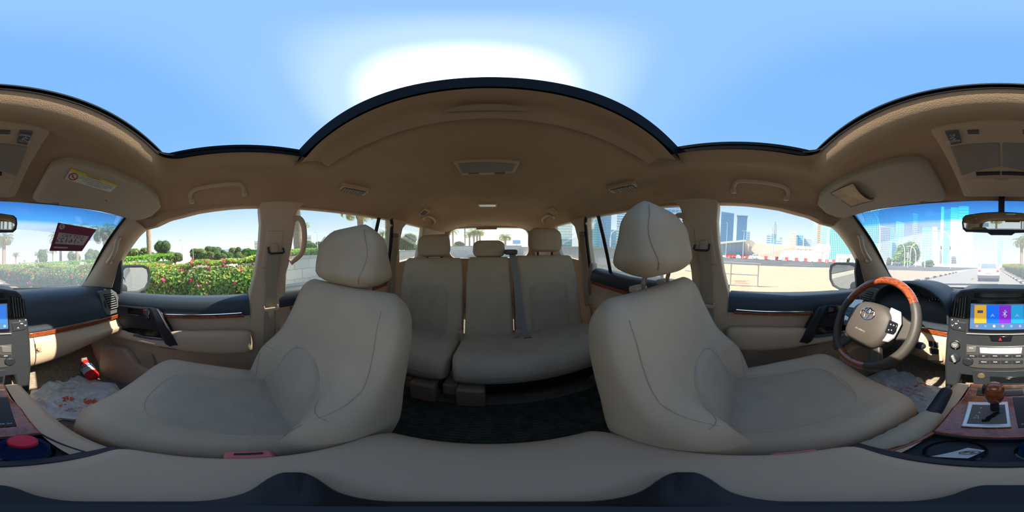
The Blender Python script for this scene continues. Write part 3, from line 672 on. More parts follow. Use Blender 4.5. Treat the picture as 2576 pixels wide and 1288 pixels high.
for s in (1, -1):
    pth = [V(s*x, .690+yb(x), z) for x, z in ((.225, -.336), (.3, -.336), (.4, -.334), (.5, -.331), (.6, -.327), (.68, -.322), (.735, -.318))]
    obj('wood_strip', MB().strip(crv(pth, 16), (0, -1, 0), .0115, .009), WOOD, dash, bevel=.002)
    obj('chrome_strip', MB().strip(crv([q+V(0, -.002, .0145) for q in pth], 16), (0, -1, .2), .0028, .006), CHR, dash)
    obj('strip_end_cap', MB().box(pth[0]+V(-s*.004, -.004, .002), (.009, .012, .030)), CHR, dash, bevel=.002)
    # side vent
    P0 = (s*.70, .642, -.235); nn = (-s*.35, -1, .18)
    vq = [(250, 733), (262, 730), (280, 728), (292, 736), (299, 752), (301, 776), (296, 786), (268, 794), (258, 775)]
    def sv(L, off=0): 
        out = [on_plane(x, y, (.70, .642, -.235), (-.35, -1, .18))-Vector((.35, 1, -.18)).normalized()*off for x, y in L]
        return [V(q.x*s, q.y, q.z) for q in out]
    bz = obj('side_vent', MB().prism(sv(vq, .006), V(s*.35, 1, -.18)*.05), GREY, dash, bevel=.004)
    obj('vent_opening', MB().prism(sv([(259, 741), (282, 737), (290, 748), (294, 776), (277, 781), (270, 766)], .0075), V(s*.35, 1, -.18)*.004), BLKG, bz)
    for k in range(7):
        f = (k+.5)/7
        a, b_ = sv([(lerp(260, 276, f), lerp(742, 780, f)), (lerp(283, 294, f), lerp(738, 775, f))], .009)
        obj('slat', MB().strip([a, b_], V(-s*.2, -1, .8), .0022, .0022), GREY, bz)
    obj('thumb_wheel', MB().prism(sv([(260, 758), (263, 757), (267, 773), (264, 774)], .010), V(s*.35, 1, -.18)*.006), BLK, bz)
# gauges and hood on the driver's side
XC = -.415
hood = []
for i in range(25):
    a = math.pi*i/24; 
    def hp(y, k, zz): return V(XC-math.cos(a)*.205*k, y, -.265+zz+math.sin(a)**.75*.165*k)
    hood.append([hp(.90, .96, .0), hp(.74, 1.0, .004), hp(.655, 1.03, .004), hp(.640, 1.02, 0), hp(.640, .985, 0), hp(.68, .95, 0), hp(.76, .90, 0)])
gh = obj('gauge_hood', MB().loft(hood, False), NAVY, dash)
obj('gauge_panel', MB().poly([V(XC-math.cos(math.pi*i/24)*.19, .752, -.265+math.sin(math.pi*i/24)**.75*.155) for i in range(25)]+[V(XC+.19, .72, -.33), V(XC-.19, .72, -.33)]), BLK, gh)
for gx, gz, gr in ((XC-.035, -.205, .062), (XC+.108, -.235, .066), (XC-.125, -.245, .04)):
    for q, mt_ in ((gr, GREY), (gr*.94, BLKG)):
        obj('gauge_dial', MB().rev([(q, 0), (q, .004)], (gx, .744-(.003 if mt_ is BLKG else 0), gz), 'Y', 28), mt_, gh)
    tk = MB()
    for k in range(17):
        a = R_(225-270*k/16); u = V(math.cos(a), 0, math.sin(a)); tk.strip([V(gx, .7365, gz)+u*gr*.76, V(gx, .7365, gz)+u*gr*.88], (0, -1, 0), .0011, .0008)
    obj('dial_marks', tk, WHITE, gh)
    a = R_(205); u = V(math.cos(a), 0, math.sin(a))
    obj('needle', MB().strip([V(gx, .735, gz)-u*gr*.1, V(gx, .735, gz)+u*gr*.75], (0, -1, 0), [.0018, .0006], .001), WHITE, gh)
# driver lower switches
SWP = (-.28, .665, -.42); SWN = (0, -1, .12)
def dq(L, off=0): return [on_plane(x, y, SWP, SWN)+Vector((0, -1, .12)).normalized()*off for x, y in L]
sw = obj('switch_panel', MB().prism(dq([(2326, 852), (2366, 858), (2370, 880), (2372, 908), (2335, 906)], .004), (0, .03, 0)), BEI, dash, bevel=.003)
for L in ([(2337, 857), (2347, 858), (2348, 870), (2338, 870)], [(2350, 859), (2361, 861), (2362, 874), (2351, 873)], [(2339, 875), (2363, 878), (2363, 890), (2341, 888)]):
    obj('switch', MB().prism(dq(L, .009), (0, .008, 0)), BLK, sw, bevel=.002)
obj('lock_plate', MB().prism([on_y(x, y, .655) for x, y in ((90, 866), (107, 863), (107, 884), (92, 888))], (0, .01, 0)), BEI, dash, bevel=.002)
obj('glovebox_lock', MB().rev([(.009, 0), (.009, .006)], on_y(98, 877, .652), 'Y', 14), BEID, dash)
obj('glovebox_seam', MB().strip([q+V(0, -.0008, 0) for q in lowp(.245)[3:16]], (0, -1, 0), .0015, .001), BLK, dash)

# ------------------------------------------------------------------ centre stack
AP = V(0, .665, -.13); AN = V(0, -1, .16).normalized()
def A(L, off=0): return [on_plane(x, y, AP, AN)+AN*off for x, y in L]
st = thing('centre_stack', 'dark centre stack with touch screen, air vents and climate controls', 'centre console', (0, .64, -.6))
Lr = [(2518, 726), (2580, 727), (2617, 732), (2632, 742), (2641, 770), (2647, 812), (2653, 860), (2655, 920), (2651, 985), (2636, 998), (2620, 985), (2612, 945)]
pr = A(Lr); pl = [V(-q.x, q.y, q.z) for q in pr[:0:-1]]
pl = pl[:]
obj('stack_body', MB().prism(pr+[V(-q.x, q.y, q.z) for q in pr[:0:-1]], (0, .16, 0)), mat('stack_black', (.022, .025, .028), .45), st, bevel=.010, seg=3)
def mir(L): return [(2*2518-x, y) for x, y in L]
obj('upper_display', MB().prism(A([(2451, 735), (2585, 735), (2588, 748), (2448, 748)], .003), -AN*.01), BLKG, st, bevel=.002)
TS = obj('touch_screen_bezel', MB().prism(A([(2440, 752), (2596, 752), (2600, 833), (2436, 833)], .006), -AN*.015), BLKG, st, bevel=.003)
def scr(name, col, e): return mat(name, tuple(c*.35 for c in col), .18, emit=(col, e))
obj('screen', MB().poly(A([(2443, 763), (2593, 763), (2596, 826), (2440, 826)], .0066)), scr('screen_back', (.10, .22, .45), .55), TS)
TILE = [(.75, .42, .04), (.01, .16, .95), (.22, .03, .60), (.02, .36, .75), (.05, .22, .85)]
for k, c in enumerate(TILE):
    x0 = 2452.5+k*31.2-k*.6; x1_ = min(x0+29, 2590); tl = obj('app_tile', MB().poly(A([(x0, 767), (x1_, 767), (x1_+.3, 812), (x0-1, 812)], .0070)), scr('tile_%d' % k, c, .75), TS)
    cx = x0+14
    if k == 4: continue
    if k == 2:
        B = [(cx-5, 784.5), (cx+5, 793.5), (cx, 797.5), (cx, 779.5), (cx+5, 783.5), (cx-5, 793)]
        obj('bluetooth_mark', MB().strip(A(B, .0073), AN, .0008, .0004), scr('icon_white', (.8, .8, .9), .8), TS)
    else:
        obj('tile_icon', MB().prism(A([(cx-7, 780), (cx+7, 780), (cx+7, 787), (cx-7, 787)] if k == 0 else [(cx-6, 797), (cx, 788), (cx+6, 797), (cx, 794)], .0073), AN*.0003), scr('tile_icon_%d' % k, (.12, .13, .2) if k == 0 else (.5, .7, 1), .4), TS)
for k in range(7):
    cx = 2458+k*21.5
    obj('dock_icon', MB().poly(A([(cx+3.4*math.cos(a), 819.5+3.4*math.sin(a)) for a in [q*math.pi/6 for q in range(12)]], .0072)), scr('dock_%d' % k, [(.85, .25, .2), (.1, .35, .9), (.55, .65, .9), (.75, .3, .4), (.15, .4, .9), (.4, .3, .8), (.2, .6, .8)][k], .6), TS)
for s in (0, 1):
    MV = mir if s else (lambda L: L)
    v = obj('centre_vent', MB().prism(A(MV([(2399, 752), (2418, 745), (2436, 742), (2431, 802), (2410, 798), (2393, 794)]), .002), -AN*.01), BLKG, st, bevel=.002)
    for k in range(5):
        f = (k+.6)/5.4
        obj('slat', MB().strip(A(MV([(lerp(2400, 2435, f), lerp(753, 744, f)), (lerp(2397, 2433, f), lerp(775, 774, f)), (lerp(2394, 2430, f), lerp(793, 800, f))]), .004), AN+V(.4, 0, 0), .0022, .002), GREY, v)
    obj('vent_knob', MB().prism(A(MV([(2408, 762), (2412, 761), (2411, 774), (2407, 774)]), .007), -AN*.004), BLK, v, bevel=.001)
    vb = obj('vent_switch', MB().prism(A(MV([(2392, 806), (2431, 812), (2428, 834), (2398, 829), (2389, 822)]), .003), -AN*.01), BLK, st, bevel=.002)
    for cx, cy, w_, h_ in ((2396, 804, 3, 2), (2411, 807, 1.5, 2.5), (2406, 813.5, 6, 2.2)):
        obj('switch_mark', MB().poly(A(MV([(cx-w_*.5, cy-h_*.5), (cx+w_*.5, cy-h_*.5), (cx+w_*.5, cy+h_*.5), (cx-w_*.5, cy+h_*.5)]), .0042)), WHITE, vb)
    for cx, cy, d_ in ((2397, 818, 1), (2415, 824, -1)):
        obj('arrow_mark', MB().strip(A(MV([(cx-2.2, cy-1.6*d_), (cx, cy+1.6*d_), (cx+2.2, cy-1.6*d_)]), .0043), AN, .0009, .0003), WHITE, vb)
obj('screen_trim', MB().strip(A([(2432, 838), (2470, 839.5), (2518, 840), (2566, 839.5), (2604, 838)], .004), AN, .002, .003), SILV, st)
hzd = obj('hazard_switch', MB().prism(A([(2490, 845), (2546, 845), (2544, 857), (2494, 857)], .006), -AN*.012), BLKG, st, bevel=.002)
obj('hazard_triangle', MB().poly(A([(2512, 855.5), (2520.5, 855.5), (2516.2, 848)], .0068)), RED, hzd)
obj('hazard_rim', MB().strip(A([(2489, 843.6), (2547, 843.6)], .006), AN, .0012, .002), CHR, hzd)
hv = obj('climate_panel', MB().prism(A([(2430, 866), (2606, 866), (2606, 918), (2590, 924), (2446, 924), (2430, 918)], .005), -AN*.02), mat('climate_silver', (.075, .073, .07), .4, .3), st, bevel=.004)
obj('climate_display', MB().prism(A([(2465, 873), (2571, 873), (2569, 888), (2466, 887)], .0065), -AN*.004), mat('lcd', (.55, .56, .53), .3), hv, bevel=.001)
for r, (ya, yb_, n, x0, x1) in enumerate(((890, 897, 6, 2432, 2604), (904, 913, 4, 2462, 2574))):
    for k in range(n):
        a = lerp(x0, x1, k/n)+1; b_ = lerp(x0, x1, (k+1)/n)-1
        bt = obj('climate_button', MB().prism(A([(a, ya), (b_, ya), (b_, yb_), (a, yb_)], .009), -AN*.008), BLK, hv, bevel=.001)
    for k, wd in enumerate((['AUTO', 'A/C', 'DUAL', 'OFF', 'MODE', 'REAR'] if r == 0 else ['FRONT', 'REAR', 'A/C', 'REAR'])):
        q = A([(lerp(x0, x1, (k+.5)/n), (ya+yb_)/2)], .0096)[0]
        obj('button_lettering', MB().text(wd, q, (1, 0, 0), (0, .16, 1), .0062), WHITE, hv)
for s in (0, 1):
    MV = mir if s else (lambda L: L)
    obj('mode_button', MB().prism(A(MV([(2433, 870), (2457, 870), (2455, 885), (2432, 885)]), .008), -AN*.006), GREY, hv, bevel=.002)
    obj('button_lettering', MB().text('MODE', A(MV([(2444, 874)]), .0088)[0], (1, 0, 0), (0, .16, 1), .0055), WHITE, hv) if not s else None
    q = A(MV([(2436, 907)]), .004)[0]
    obj('round_knob', MB().rev([(.021, 0), (.020, .008), (.017, .011)], q, 'Y', 22), BLK, hv)
q = A([(2404, 866)], .004)[0]
sb_ = obj('start_button', MB().rev([(.021, 0), (.021, .006), (.016, .007)], q, 'Y', 26), CHR, st)
obj('start_button_face', MB().rev([(.0155, 0), (.0155, .0085), (.012, .0095)], q, 'Y', 24), GREY, sb_)
obj('start_lettering', MB().text('ENGINE\nSTART\nSTOP', q+V(0, -.0105, 0), (1, 0, 0), (0, 0, 1), .0055), WHITE, sb_)
q = A([(2402, 898)], .004)[0]
kb = obj('mode_knob', MB().rev([(.023, 0), (.022, .008), (.018, .010)], q, 'Y', 26), BLK, st)
obj('knob_grip', MB().box(q+V(0, -.013, 0), (.010, .014, .036), Matrix.Rotation(R_(-20), 3, 'Y')), SILV, kb, bevel=.003)
rc = obj('lower_recess', MB().prism(A([(2445, 930), (2591, 930), (2587, 966), (2449, 966)], .002), -AN*.02), BLK, st, bevel=.002)
q = A([(2469, 943)], .004)[0]
obj('power_socket', MB().rev([(.013, 0), (.013, .006), (.009, .006)], q, 'Y', 20), mat('socket_brass', (.55, .45, .25), .3, .8), rc)
obj('storage_lid', MB().prism(A([(2490, 946), (2584, 946), (2582, 962), (2491, 962)], .004), -AN*.01), BLKG, rc, bevel=.002)
obj('lid_catch', MB().prism(A([(2530, 951.5), (2544, 951.5), (2543, 954), (2531, 954)], .006), -AN*.004), CHR, rc, bevel=.0005)

# ================================================================== STEERING WHEEL
WC = V(-.402, .41, -.222); TAU = R_(30)
WM = Matrix.Translation(WC) @ Matrix.Rotation(-TAU, 4, 'X')
sw_ = thing('steering_wheel', 'wood and leather steering wheel with a silver emblem', 'steering wheel', WC)
RR = .170
def arcp(a0, a1, n): return [V(RR*math.cos(R_(lerp(a0, a1, i/n))), 0, RR*math.sin(R_(lerp(a0, a1, i/n)))*.985) for i in range(n+1)]
def wobj(name, mb, m, parent=None, **k): return obj(name, mb.xf(WM), m, parent or sw_, **k)
wobj('wood_rim', MB().tube(arcp(35, 163, 28), .0155, 14), WOOD)
wobj('wood_rim', MB().tube(arcp(248, 292, 12), .0155, 14), WOOD)
wobj('leather_rim', MB().tube(arcp(-68, 35, 24), [.0155]+[.017]*23+[.0155], 14), LEA)
wobj('leather_rim', MB().tube(arcp(163, 248, 20), [.0155]+[.017]*19+[.0155], 14), LEA)
hub = []
ho = crv([V(-.10, 0, .0), V(-.092, 0, .035), V(-.055, 0, .062), V(0, 0, .068), V(.055, 0, .062), V(.092, 0, .035), V(.10, 0, 0), V(.095, 0, -.05), V(.065, 0, -.09), V(0, 0, -.102), V(-.065, 0, -.09), V(-.095, 0, -.05), V(-.10, 0, 0)], 40)[:-1]
for k, y in ((1, .03), (1.0, .0), (.985, -.012), (.94, -.022), (.8, -.029), (.5, -.034), (.15, -.036)):
    hub.append([V(q.x*k, y, q.z*k) for q in ho])
hb = wobj('airbag_cover', MB().loft(hub, True, True), HUBM)
for s in (-1, 1):
    sp_ = wobj('spoke', MB().loft([[V(s*x, y, z0), V(s*x, y-.012, z0), V(s*x, y-.012, z1), V(s*x, y, z1)] for x, y, z0, z1 in ((.075, .006, -.045, .062), (.105, .006, -.042, .052), (.135, .008, -.03, .038), (.172, .010, -.022, .03))], True, True), LEA, bevel=.006, seg=3)
    pl_ = wobj('silver_spoke_plate', MB().prism([V(s*x, -.012, z) for x, z in ((.068, .066), (.112, .058), (.128, .02), (.122, -.03), (.108, -.05), (.078, -.055))], (0, -.008, 0)), SILV, sp_, bevel=.004)
    wobj('wheel_button', MB().prism([V(s*x, -.0205, z) for x, z in ((.086, .022), (.120, .018), (.122, -.008), (.118, -.02), (.088, -.022))], (0, -.005, 0)), BLKG, pl_, bevel=.002)
    wobj('button_marks', MB().text('<  >', V(s*.104, -.0262, .008), (1, 0, 0), (0, 0, 1), .010).text('v  ^', V(s*.104, -.0262, -.010), (1, 0, 0), (0, 0, 1), .010), WHITE, pl_)
    if s < 0: wobj('wheel_button', MB().prism([V(s*x, -.0205, z) for x, z in ((.078, -.038), (.104, -.036), (.100, -.056), (.082, -.058))], (0, -.004, 0)), BLKG, pl_, bevel=.002)
    wobj('lower_spoke', MB().loft([[V(s*x, y-.01, z), V(s*(x+w_), y-.012, z+.012), V(s*(x+w_), y+.008, z+.012), V(s*x, y+.008, z)] for x, y, z, w_ in ((.035, .004, -.085, .045), (.055, .006, -.115, .04), (.075, .004, -.150, .035), (.085, 0, -.17, .03))], True, True), LEA, bevel=.006, seg=3)
def ell(a, b, cx=0, cz=0, n=32): return [V(cx+a*math.cos(2*math.pi*k/n), -.037, cz+b*math.sin(2*math.pi*k/n)) for k in range(n)]
em = wobj('emblem', MB().tube(ell(.031, .0215, 0, .018), .0024, 8, closed=True).tube(ell(.0095, .0200, 0, .0185), .0020, 8, closed=True).tube(ell(.0225, .0085, 0, .0295), .0020, 8, closed=True), CHR)
wobj('airbag_lettering', MB().text('SRS AIRBAG', V(0, -.0352, -.045), (1, 0, 0), (0, 0, 1), .009), mat('faint_print', (.30, .26, .22), .6), hb)
wobj('steering_column', MB().tube([V(0, .03, -.01), V(0, .12, -.02), V(0, .30, -.05)], [.055, .06, .06], 18), BLK)
for s, tip in ((-1, (-.155, .055, .045)), (1, (.165, .06, -.035))):
    stk = wobj('column_stalk', MB().tube([V(s*.05, .07, 0), V(s*.10, .065, .01 if s < 0 else -.012), V(*tip)], [.008, .008, .011], 10), BLK)
    wobj('stalk_tip', MB().ball(V(*tip)+V(s*.008, 0, .002), (.018, .013, .013)), BLK, stk)
# ================================================================== CENTRE CONSOLE
con = thing('floor_console', 'beige floor console with wood top, shift gate and cup tray', 'console', (0, .2, -.84))
CT = -.462
def cwall(s):
    pr = [(.098, CT), (.128, CT+.001), (.146, CT-.010), (.152, CT-.05), (.150, -.845)]
    return sided(MB().loft([[V(x*(1.0 if y < .36 else lerp(1, .86, (y-.36)/.22)), y, z-(.0 if y < .36 else (y-.36)*.05)) for x, z in smooth2(pr, 18)] for y in (.155, .2, .28, .36, .44, .505)], False), s)
obj('side_panel', cwall(1), BEI, con); obj('side_panel', cwall(-1), BEI, con)
obj('console_core', MB().box((0, .33, -.66), (.20, .345, .36)), BLK, con)
# wood top: front plate in pieces round the gate and the trays
wt = MB()
def wbox(x0, x1, y0, y1): wt.box(((x0+x1)/2, (y0+y1)/2, CT-.001), (x1-x0, y1-y0, .012))
obj('wood_top', MB().prism([V(x, y, CT-.006) for x, y in ((-.100, .252), (-.100, .36), (-.088, .42), (-.085, .50), (.085, .50), (.088, .42), (.100, .36), (.100, .252))], (0, 0, .012)), WOOD, con, bevel=.004)
obj('wood_top', MB().prism([V(x, y, CT-.006) for x, y in ((-.122, .158), (-.100, .252), (-.092, .252), (-.108, .167), (.092, .167), (.092, .158))], (0, 0, .011)), WOOD, con, bevel=.003)
fr = [(2430, 1010), (2541, 1010), (2553, 1072), (2416, 1072)]
GA = [on_z(2435, 1012, CT+.007), on_z(2536, 1012, CT+.007), on_z(2546, 1076, CT+.007), on_z(2416, 1074, CT+.007)]
gt = obj('gate_frame', MB().prism(GA, (0, 0, .006)), SILV, con, bevel=.004, seg=3)
GB = [on_z(x, y, CT+.0135) for x, y in ((2446, 1018), (2528, 1018), (2534, 1065), (2432, 1065))]
obj('gate_plate', MB().prism(GB, (0, 0, .001)), GREY, gt)
sl2 = [on_z(x, y, CT+.015) for x, y in ((2500, 1026), (2522, 1028), (2520, 1036), (2505, 1040), (2498, 1046), (2488, 1050), (2482, 1058), (2470, 1058))]
obj('gate_slot', MB().strip(sl2, (0, 0, 1), .0055, .0006), BLKG, gt)
tp = MB()
for ch, x, y in (('P', 2468, 1026), ('R', 2464, 1038), ('N', 2458, 1046), ('D', 2453, 1051), ('S', 2461, 1051)):
    tp.text(ch, on_z(x, y, CT+.0152), (1, 0, 0), (0, 1, 0), .0075)
o_ = obj('gate_lettering', tp, WHITE, gt); o_['kind'] = 'stuff'
obj('front_tray', MB().prism([on_z(x, y, CT+.0065) for x, y in ((2460, 976), (2570, 976), (2576, 994), (2456, 994))], (0, 0, .002)), BLKG, con, bevel=.001)
obj('switch_plate', MB().prism([on_z(x, y, CT+.0065) for x, y in ((2548, 1000), (2596, 1000), (2618, 1072), (2562, 1076))], (0, 0, .003)), BLK, con, bevel=.001)
obj('switch_lettering', MB().text('PWR  2nd', on_z(2588, 1066, CT+.010), (1, 0, 0), (0, 1, 0), .006), WHITE, con)
# cup tray
def ring_xy(x, y, r, n=20): return [(x+r*math.cos(2*math.pi*k/n), y+r*math.sin(2*math.pi*k/n)) for k in range(n)]
obj('cup_tray', MB().loft([[V(x, y, z) for x, y in q] for q, z in (
    ([(-.112, .165), (.118, .165), (.100, .252), (-.098, .252)], CT+.003), ([(-.108, .169), (.114, .169), (.097, .248), (-.095, .248)], CT+.002), ([(-.104, .172), (.110, .172), (.094, .245), (-.092, .245)], CT-.03))], True, False), BLK, con)
obj('tray_floor', MB().poly([V(-.104, .172, CT-.0301), V(.110, .172, CT-.0301), V(.094, .245, CT-.0301), V(-.092, .245, CT-.0301)]), BLK, con)
for cx in (-.048, .058):
    obj('cup_ring', MB().loft([[V(x, y, z) for x, y in ring_xy(cx, .2085, r)] for r, z in ((.039, CT-.016), (.036, CT-.014), (.034, CT-.018), (.033, CT-.0299))]), BLKG, con)
obj('wood_edge', MB().strip(crv([V(-.118, .160, CT+.004), V(-.06, .156, CT+.004), V(0, .155, CT+.004), V(.06, .157, CT+.004), V(.10, .162, CT+.004)], 12), (0, 0, 1), .004, .004), WOOD, con)
# armrest lid
lid = thing('armrest_lid', 'beige padded armrest lid on the centre console', 'armrest', (0, -.01, -.84))
lp_ = Pad(.322, [(0, .290), (.15, .306), (.8, .306), (1, .300)], .030, .035, 0, O=(0, -.172, -.452), p=7, r0=.16, r1=.14, cw=.10, n=24, m=30)
obj('lid_pad', lp_.mb(), BEI, lid)
obj('front_lip', MB().strip(crv([V(-.148, .140, -.448), V(-.08, .150, -.446), V(0, .152, -.445), V(.08, .150, -.446), V(.148, .140, -.448)], 14), (0, .35, 1), .010, .012), BLK, lid, bevel=.003)
obj('console_box', MB().box((0, -.015, -.66), (.27, .27, .37)), BEID, lid, bevel=.02, seg=3)
# tripod under the camera
tri = thing('mini_tripod', 'small black three-legged camera stand on the armrest lid', 'tripod', (0, 0, -.42))
aa = [ray(x, 1200) for x in (832, 1640, 2512)]
aa = [math.atan2(q.y, q.x) for q in aa]; rl = (.103, .103, .070)
star = []
for k in range(180):
    th = 2*math.pi*k/180; r = .027
    for a, L in zip(aa, rl):
        d = abs((th-a+math.pi) % (2*math.pi)-math.pi)
        if d < .9: r = max(r, min(L, .013/max(math.sin(d), 1e-4)+.003 if d > .05 else L, L/ max(math.cos(d), .2)))
    star.append((th, r))
TC_ = TILT @ V(0, 0, -1); TC_ = TC_*(.42/-TC_.z)
sm = [sum(star[(k+j) % 180][1] for j in range(-2, 3))/5 for k in range(180)]
obj('leg_base', MB().loft([[V(TC_.x+sm[k]*f*math.cos(star[k][0]), TC_.y+sm[k]*f*math.sin(star[k][0]), z) for k in range(180)] for f, z in ((1, -.4215), (1, -.416), (.96, -.412), (.2, -.405))], True, True), BLK, tri)
obj('stem', MB().rev([(.014, -.41), (.0125, -.38), (.011, -.31), (.012, -.295)], (TC_.x*.85, TC_.y*.85, 0), 'Z', 20), BLK, tri)
# shifter
sh = thing('gear_lever', 'wood and black gear lever standing in the shift gate', 'gear lever', on_z(2503, 1030, CT+.015))
sb = on_z(2503, 1030, CT+.016); st_ = V(-.012, .375, -.345)
obj('lever_shaft', MB().tube([sb, sb.lerp(st_, .6)], [.010, .009], 12), BLK, sh)
kn = []
for f, rx, ry in ((.35, .010, .010), (.42, .018, .017), (.60, .022, .021), (.80, .0235, .024), (.94, .022, .023), (1.02, .015, .016), (1.05, .004, .004)):
    c_ = sb.lerp(st_, f); kn.append([c_+V(rx*math.cos(k*math.pi/9), ry*math.sin(k*math.pi/9), 0) for k in range(18)])
obj('lever_knob', MB().loft(kn, True, True), WOOD, sh)
obj('knob_button', MB().box(sb.lerp(st_, .8)+V(-.021, 0, .004), (.010, .020, .030)), BLK, sh, bevel=.004)
# hand brake
hbk = thing('hand_brake', 'black hand brake lever rising from a beige pleated boot', 'hand brake', (-.13, .2, -.48))
h1 = V(-.124, .305, -.448); h2 = V(-.124, .395, -.405)
obj('brake_grip', MB().tube(crv([h1+V(0, -.01, -.004), h1.lerp(h2, .5)+V(0, 0, .004), h2], 8), [.015, .0165, .0175, .0175, .017, .017, .0165, .016, .013], 12, flat=1.1), BLK, hbk)
obj('brake_button', MB().tube([h2, h2+V(-.002, .014, .004)], [.008, .006], 10), GREY, hbk)
bo = []
for k in range(17):
    f = k/16; c_ = V(-.135, .165, -.478).lerp(h1+V(0, .008, .002), f); r = lerp(.024, .0215, f)*(1+.18*math.sin(math.pi*f))*(1+.05*math.sin(k*2.2))
    bo.append([c_+V(r*math.cos(a)*1.05, -r*.3*math.sin(a), r*.95*math.sin(a)) for a in [q*math.pi/8 for q in range(16)]])
obj('brake_boot', MB().loft(bo, True, True), mat('boot_vinyl', (.42, .35, .25), .6, bump=(60, .5, .004)), hbk)
# ================================================================== LOOSE THINGS
BTL, _b = glass_mat('blue_bottle_plastic', (.35, .55, .85), .12, .35, (.10, .25, .55))
bo_ = thing('water_bottle', 'blue plastic water bottle with a red cap in the cup holder', 'bottle', (.058, .2085, CT-.029))
obj('bottle_body', MB().rev([(.028, -.030), (.031, -.026), (.032, -.004), (.029, 0), (.032, .004), (.033, .018), (.030, .027), (.020, .034), (.016, .038), (.016, .046)], (.058, .2085, CT), 'Z', 24), BTL, bo_)
obj('bottle_cap', MB().rev([(.0185, .040), (.019, .042), (.019, .054), (.0175, .056), (.001, .0565)], (.058, .2085, CT), 'Z', 24), mat('cap_red', (.62, .02, .05), .4), bo_)
cdm = mat('card_grey', (.55, .57, .58), .5)
ck = thing('parking_card', 'pale plastic card with an oval mark in the cup holder', 'card', (-.05, .2, CT-.016))
cpl = [V(-.066, .178, CT-.008), V(-.028, .183, CT-.006), V(-.014, .215, CT-.012), V(-.036, .222, CT-.014)]
obj('card_sheet', MB().prism(cpl, (0, 0, .001)), cdm, ck)
cm = sum(cpl, V(0, 0, 0))/4+V(.006, .004, .0022); er = (cpl[1]-cpl[0]).normalized(); eu = (cpl[2]-cpl[1]).normalized()
obj('card_mark', MB().tube([cm+er*.011*math.cos(a)+eu*.008*math.sin(a) for a in [k*math.pi/10 for k in range(20)]], .0007, 5, closed=True), BLK, ck)
obj('card_symbol', MB().strip([cm-er*.006-eu*.004, cm-er*.006+eu*.004, cm-er*.001+eu*.003, cm-er*.005], (0, 0, 1), .0008, .0004).strip([cm+er*.002-eu*.004, cm+er*.002+eu*.004, cm+er*.006, cm+er*.002-eu*.002], (0, 0, 1), .0008, .0004), BLK, ck)
# plastic floor bags
BAG = mat('white_film', (.72, .74, .75), .28, spec=.6); _bt = BAG.node_tree
PRN = mat('orange_print', (.80, .13, .04), .5); PRB = mat('dark_print', (.06, .07, .10), .5)
random.seed(4)
def crumple(x, y, sd):
    z = 0
    for k in range(11):
        a = (k*2.4+sd) % 6.28; f = 9+k*6.5; z += (1-abs(math.sin((x*math.cos(a)+y*math.sin(a))*f+sd*k*1.7+.6*math.sin(x*11+y*7*k)))**.7)*.030/(1+k*.34)
    return z
def bag(label, outline, sd, prints, fold=None):
    P = [on_z(x, y, -.80) for x, y in outline]; c = sum(P, V(0, 0, 0))/len(P); c.z = -.84
    t = thing('plastic_bag', label, 'plastic bag', (c.x, c.y, -.842))
    poly = [(q.x, q.y) for q in P]; nA, nR = 120, 36
    def f(u, v):
        a = u*2*math.pi; hx, hy = hit(poly, (c.x, c.y), a); x = lerp(c.x, hx, v); y = lerp(c.y, hy, v)
        return V(x, y, -.832+crumple(x, y, sd)*(1-.75*v**4)+.006*v)
    top = MB().grid(f, nA, nR, True)
    b = obj('bag_film', top, BAG, t, ang=25)
    obj('bag_underside', MB().poly([V(x, y, -.8335) for x, y in [hit(poly, (c.x, c.y), k/36*2*math.pi) for k in range(36)]]), BAG, t)
    def surf(px, py, o=.0015):
        q = on_z(px, py, -.80)
        for _ in range(4): q = on_z(px, py, -.832+crumple(q.x, q.y, sd)+o)
        return q
    return t, b, surf
b1, bf, s1 = bag('crumpled white plastic bag with orange print in the passenger footwell', [(85, 950), (125, 928), (160, 938), (200, 940), (255, 955), (290, 960), (312, 990), (280, 1015), (190, 1052), (150, 1046), (112, 1058), (70, 1012), (78, 975)], 1.3, None)
def shoe(S, cx, cy, sx, sy):
    for L in ([(-1, -.3), (-.55, -.8), (.0, -.9), (.1, .2), (-.3, .8), (-.8, .6)], [(.22, -.75), (.7, -.6), (1, 0), (.8, .65), (.3, .8), (.2, .1)]):
        L2 = []
        for (a, b), (c, d) in zip(L, L[1:]+L[:1]): L2 += [(lerp(a, c, k/4), lerp(b, d, k/4)) for k in range(4)]
        yield L2
def print_patch(t, S, cx, cy, sx, sy, m, o=.003):
    for L in shoe(S, cx, cy, sx, sy): obj('print_mark', MB().poly([S(cx+a*sx, cy+b*sy, o) for a, b in L]), m, t)
print_patch(b1, s1, 172, 1004, 17, 8, PRN); print_patch(b1, s1, 228, 1009, 19, 11, PRN); print_patch(b1, s1, 158, 1020, 12, 5, PRN)
print_patch(b1, s1, 150, 958, 12, 6, PRN)
def print_text(t, S, txt, x0, y0, x1, y1, size, m, o=.004):
    n = len(txt)
    for k, ch in enumerate(txt):
        if ch == ' ': continue
        f = (k+.5)/n; q = S(lerp(x0, x1, f), lerp(y0, y1, f), o)
        a = S(x0, y0, 0); e = S(x1, y1, 0); r = V(e.x-a.x, e.y-a.y, 0).normalized(); u = V(-r.y, r.x, 0)
        obj('letter', MB().text(ch, q+V(0, 0, .004), r, u, size), m, t)
print_text(b1, s1, 'THANK', 152, 979, 190, 978, .020, PRN); print_text(b1, s1, 'Family in Service', 146, 987, 200, 986, .011, PRB)
print_text(b1, s1, 'DRIVE CARE', 172, 1031, 246, 1020, .020, PRN); print_text(b1, s1, '047.05.5568', 160, 1033, 222, 1038, .018, PRB)
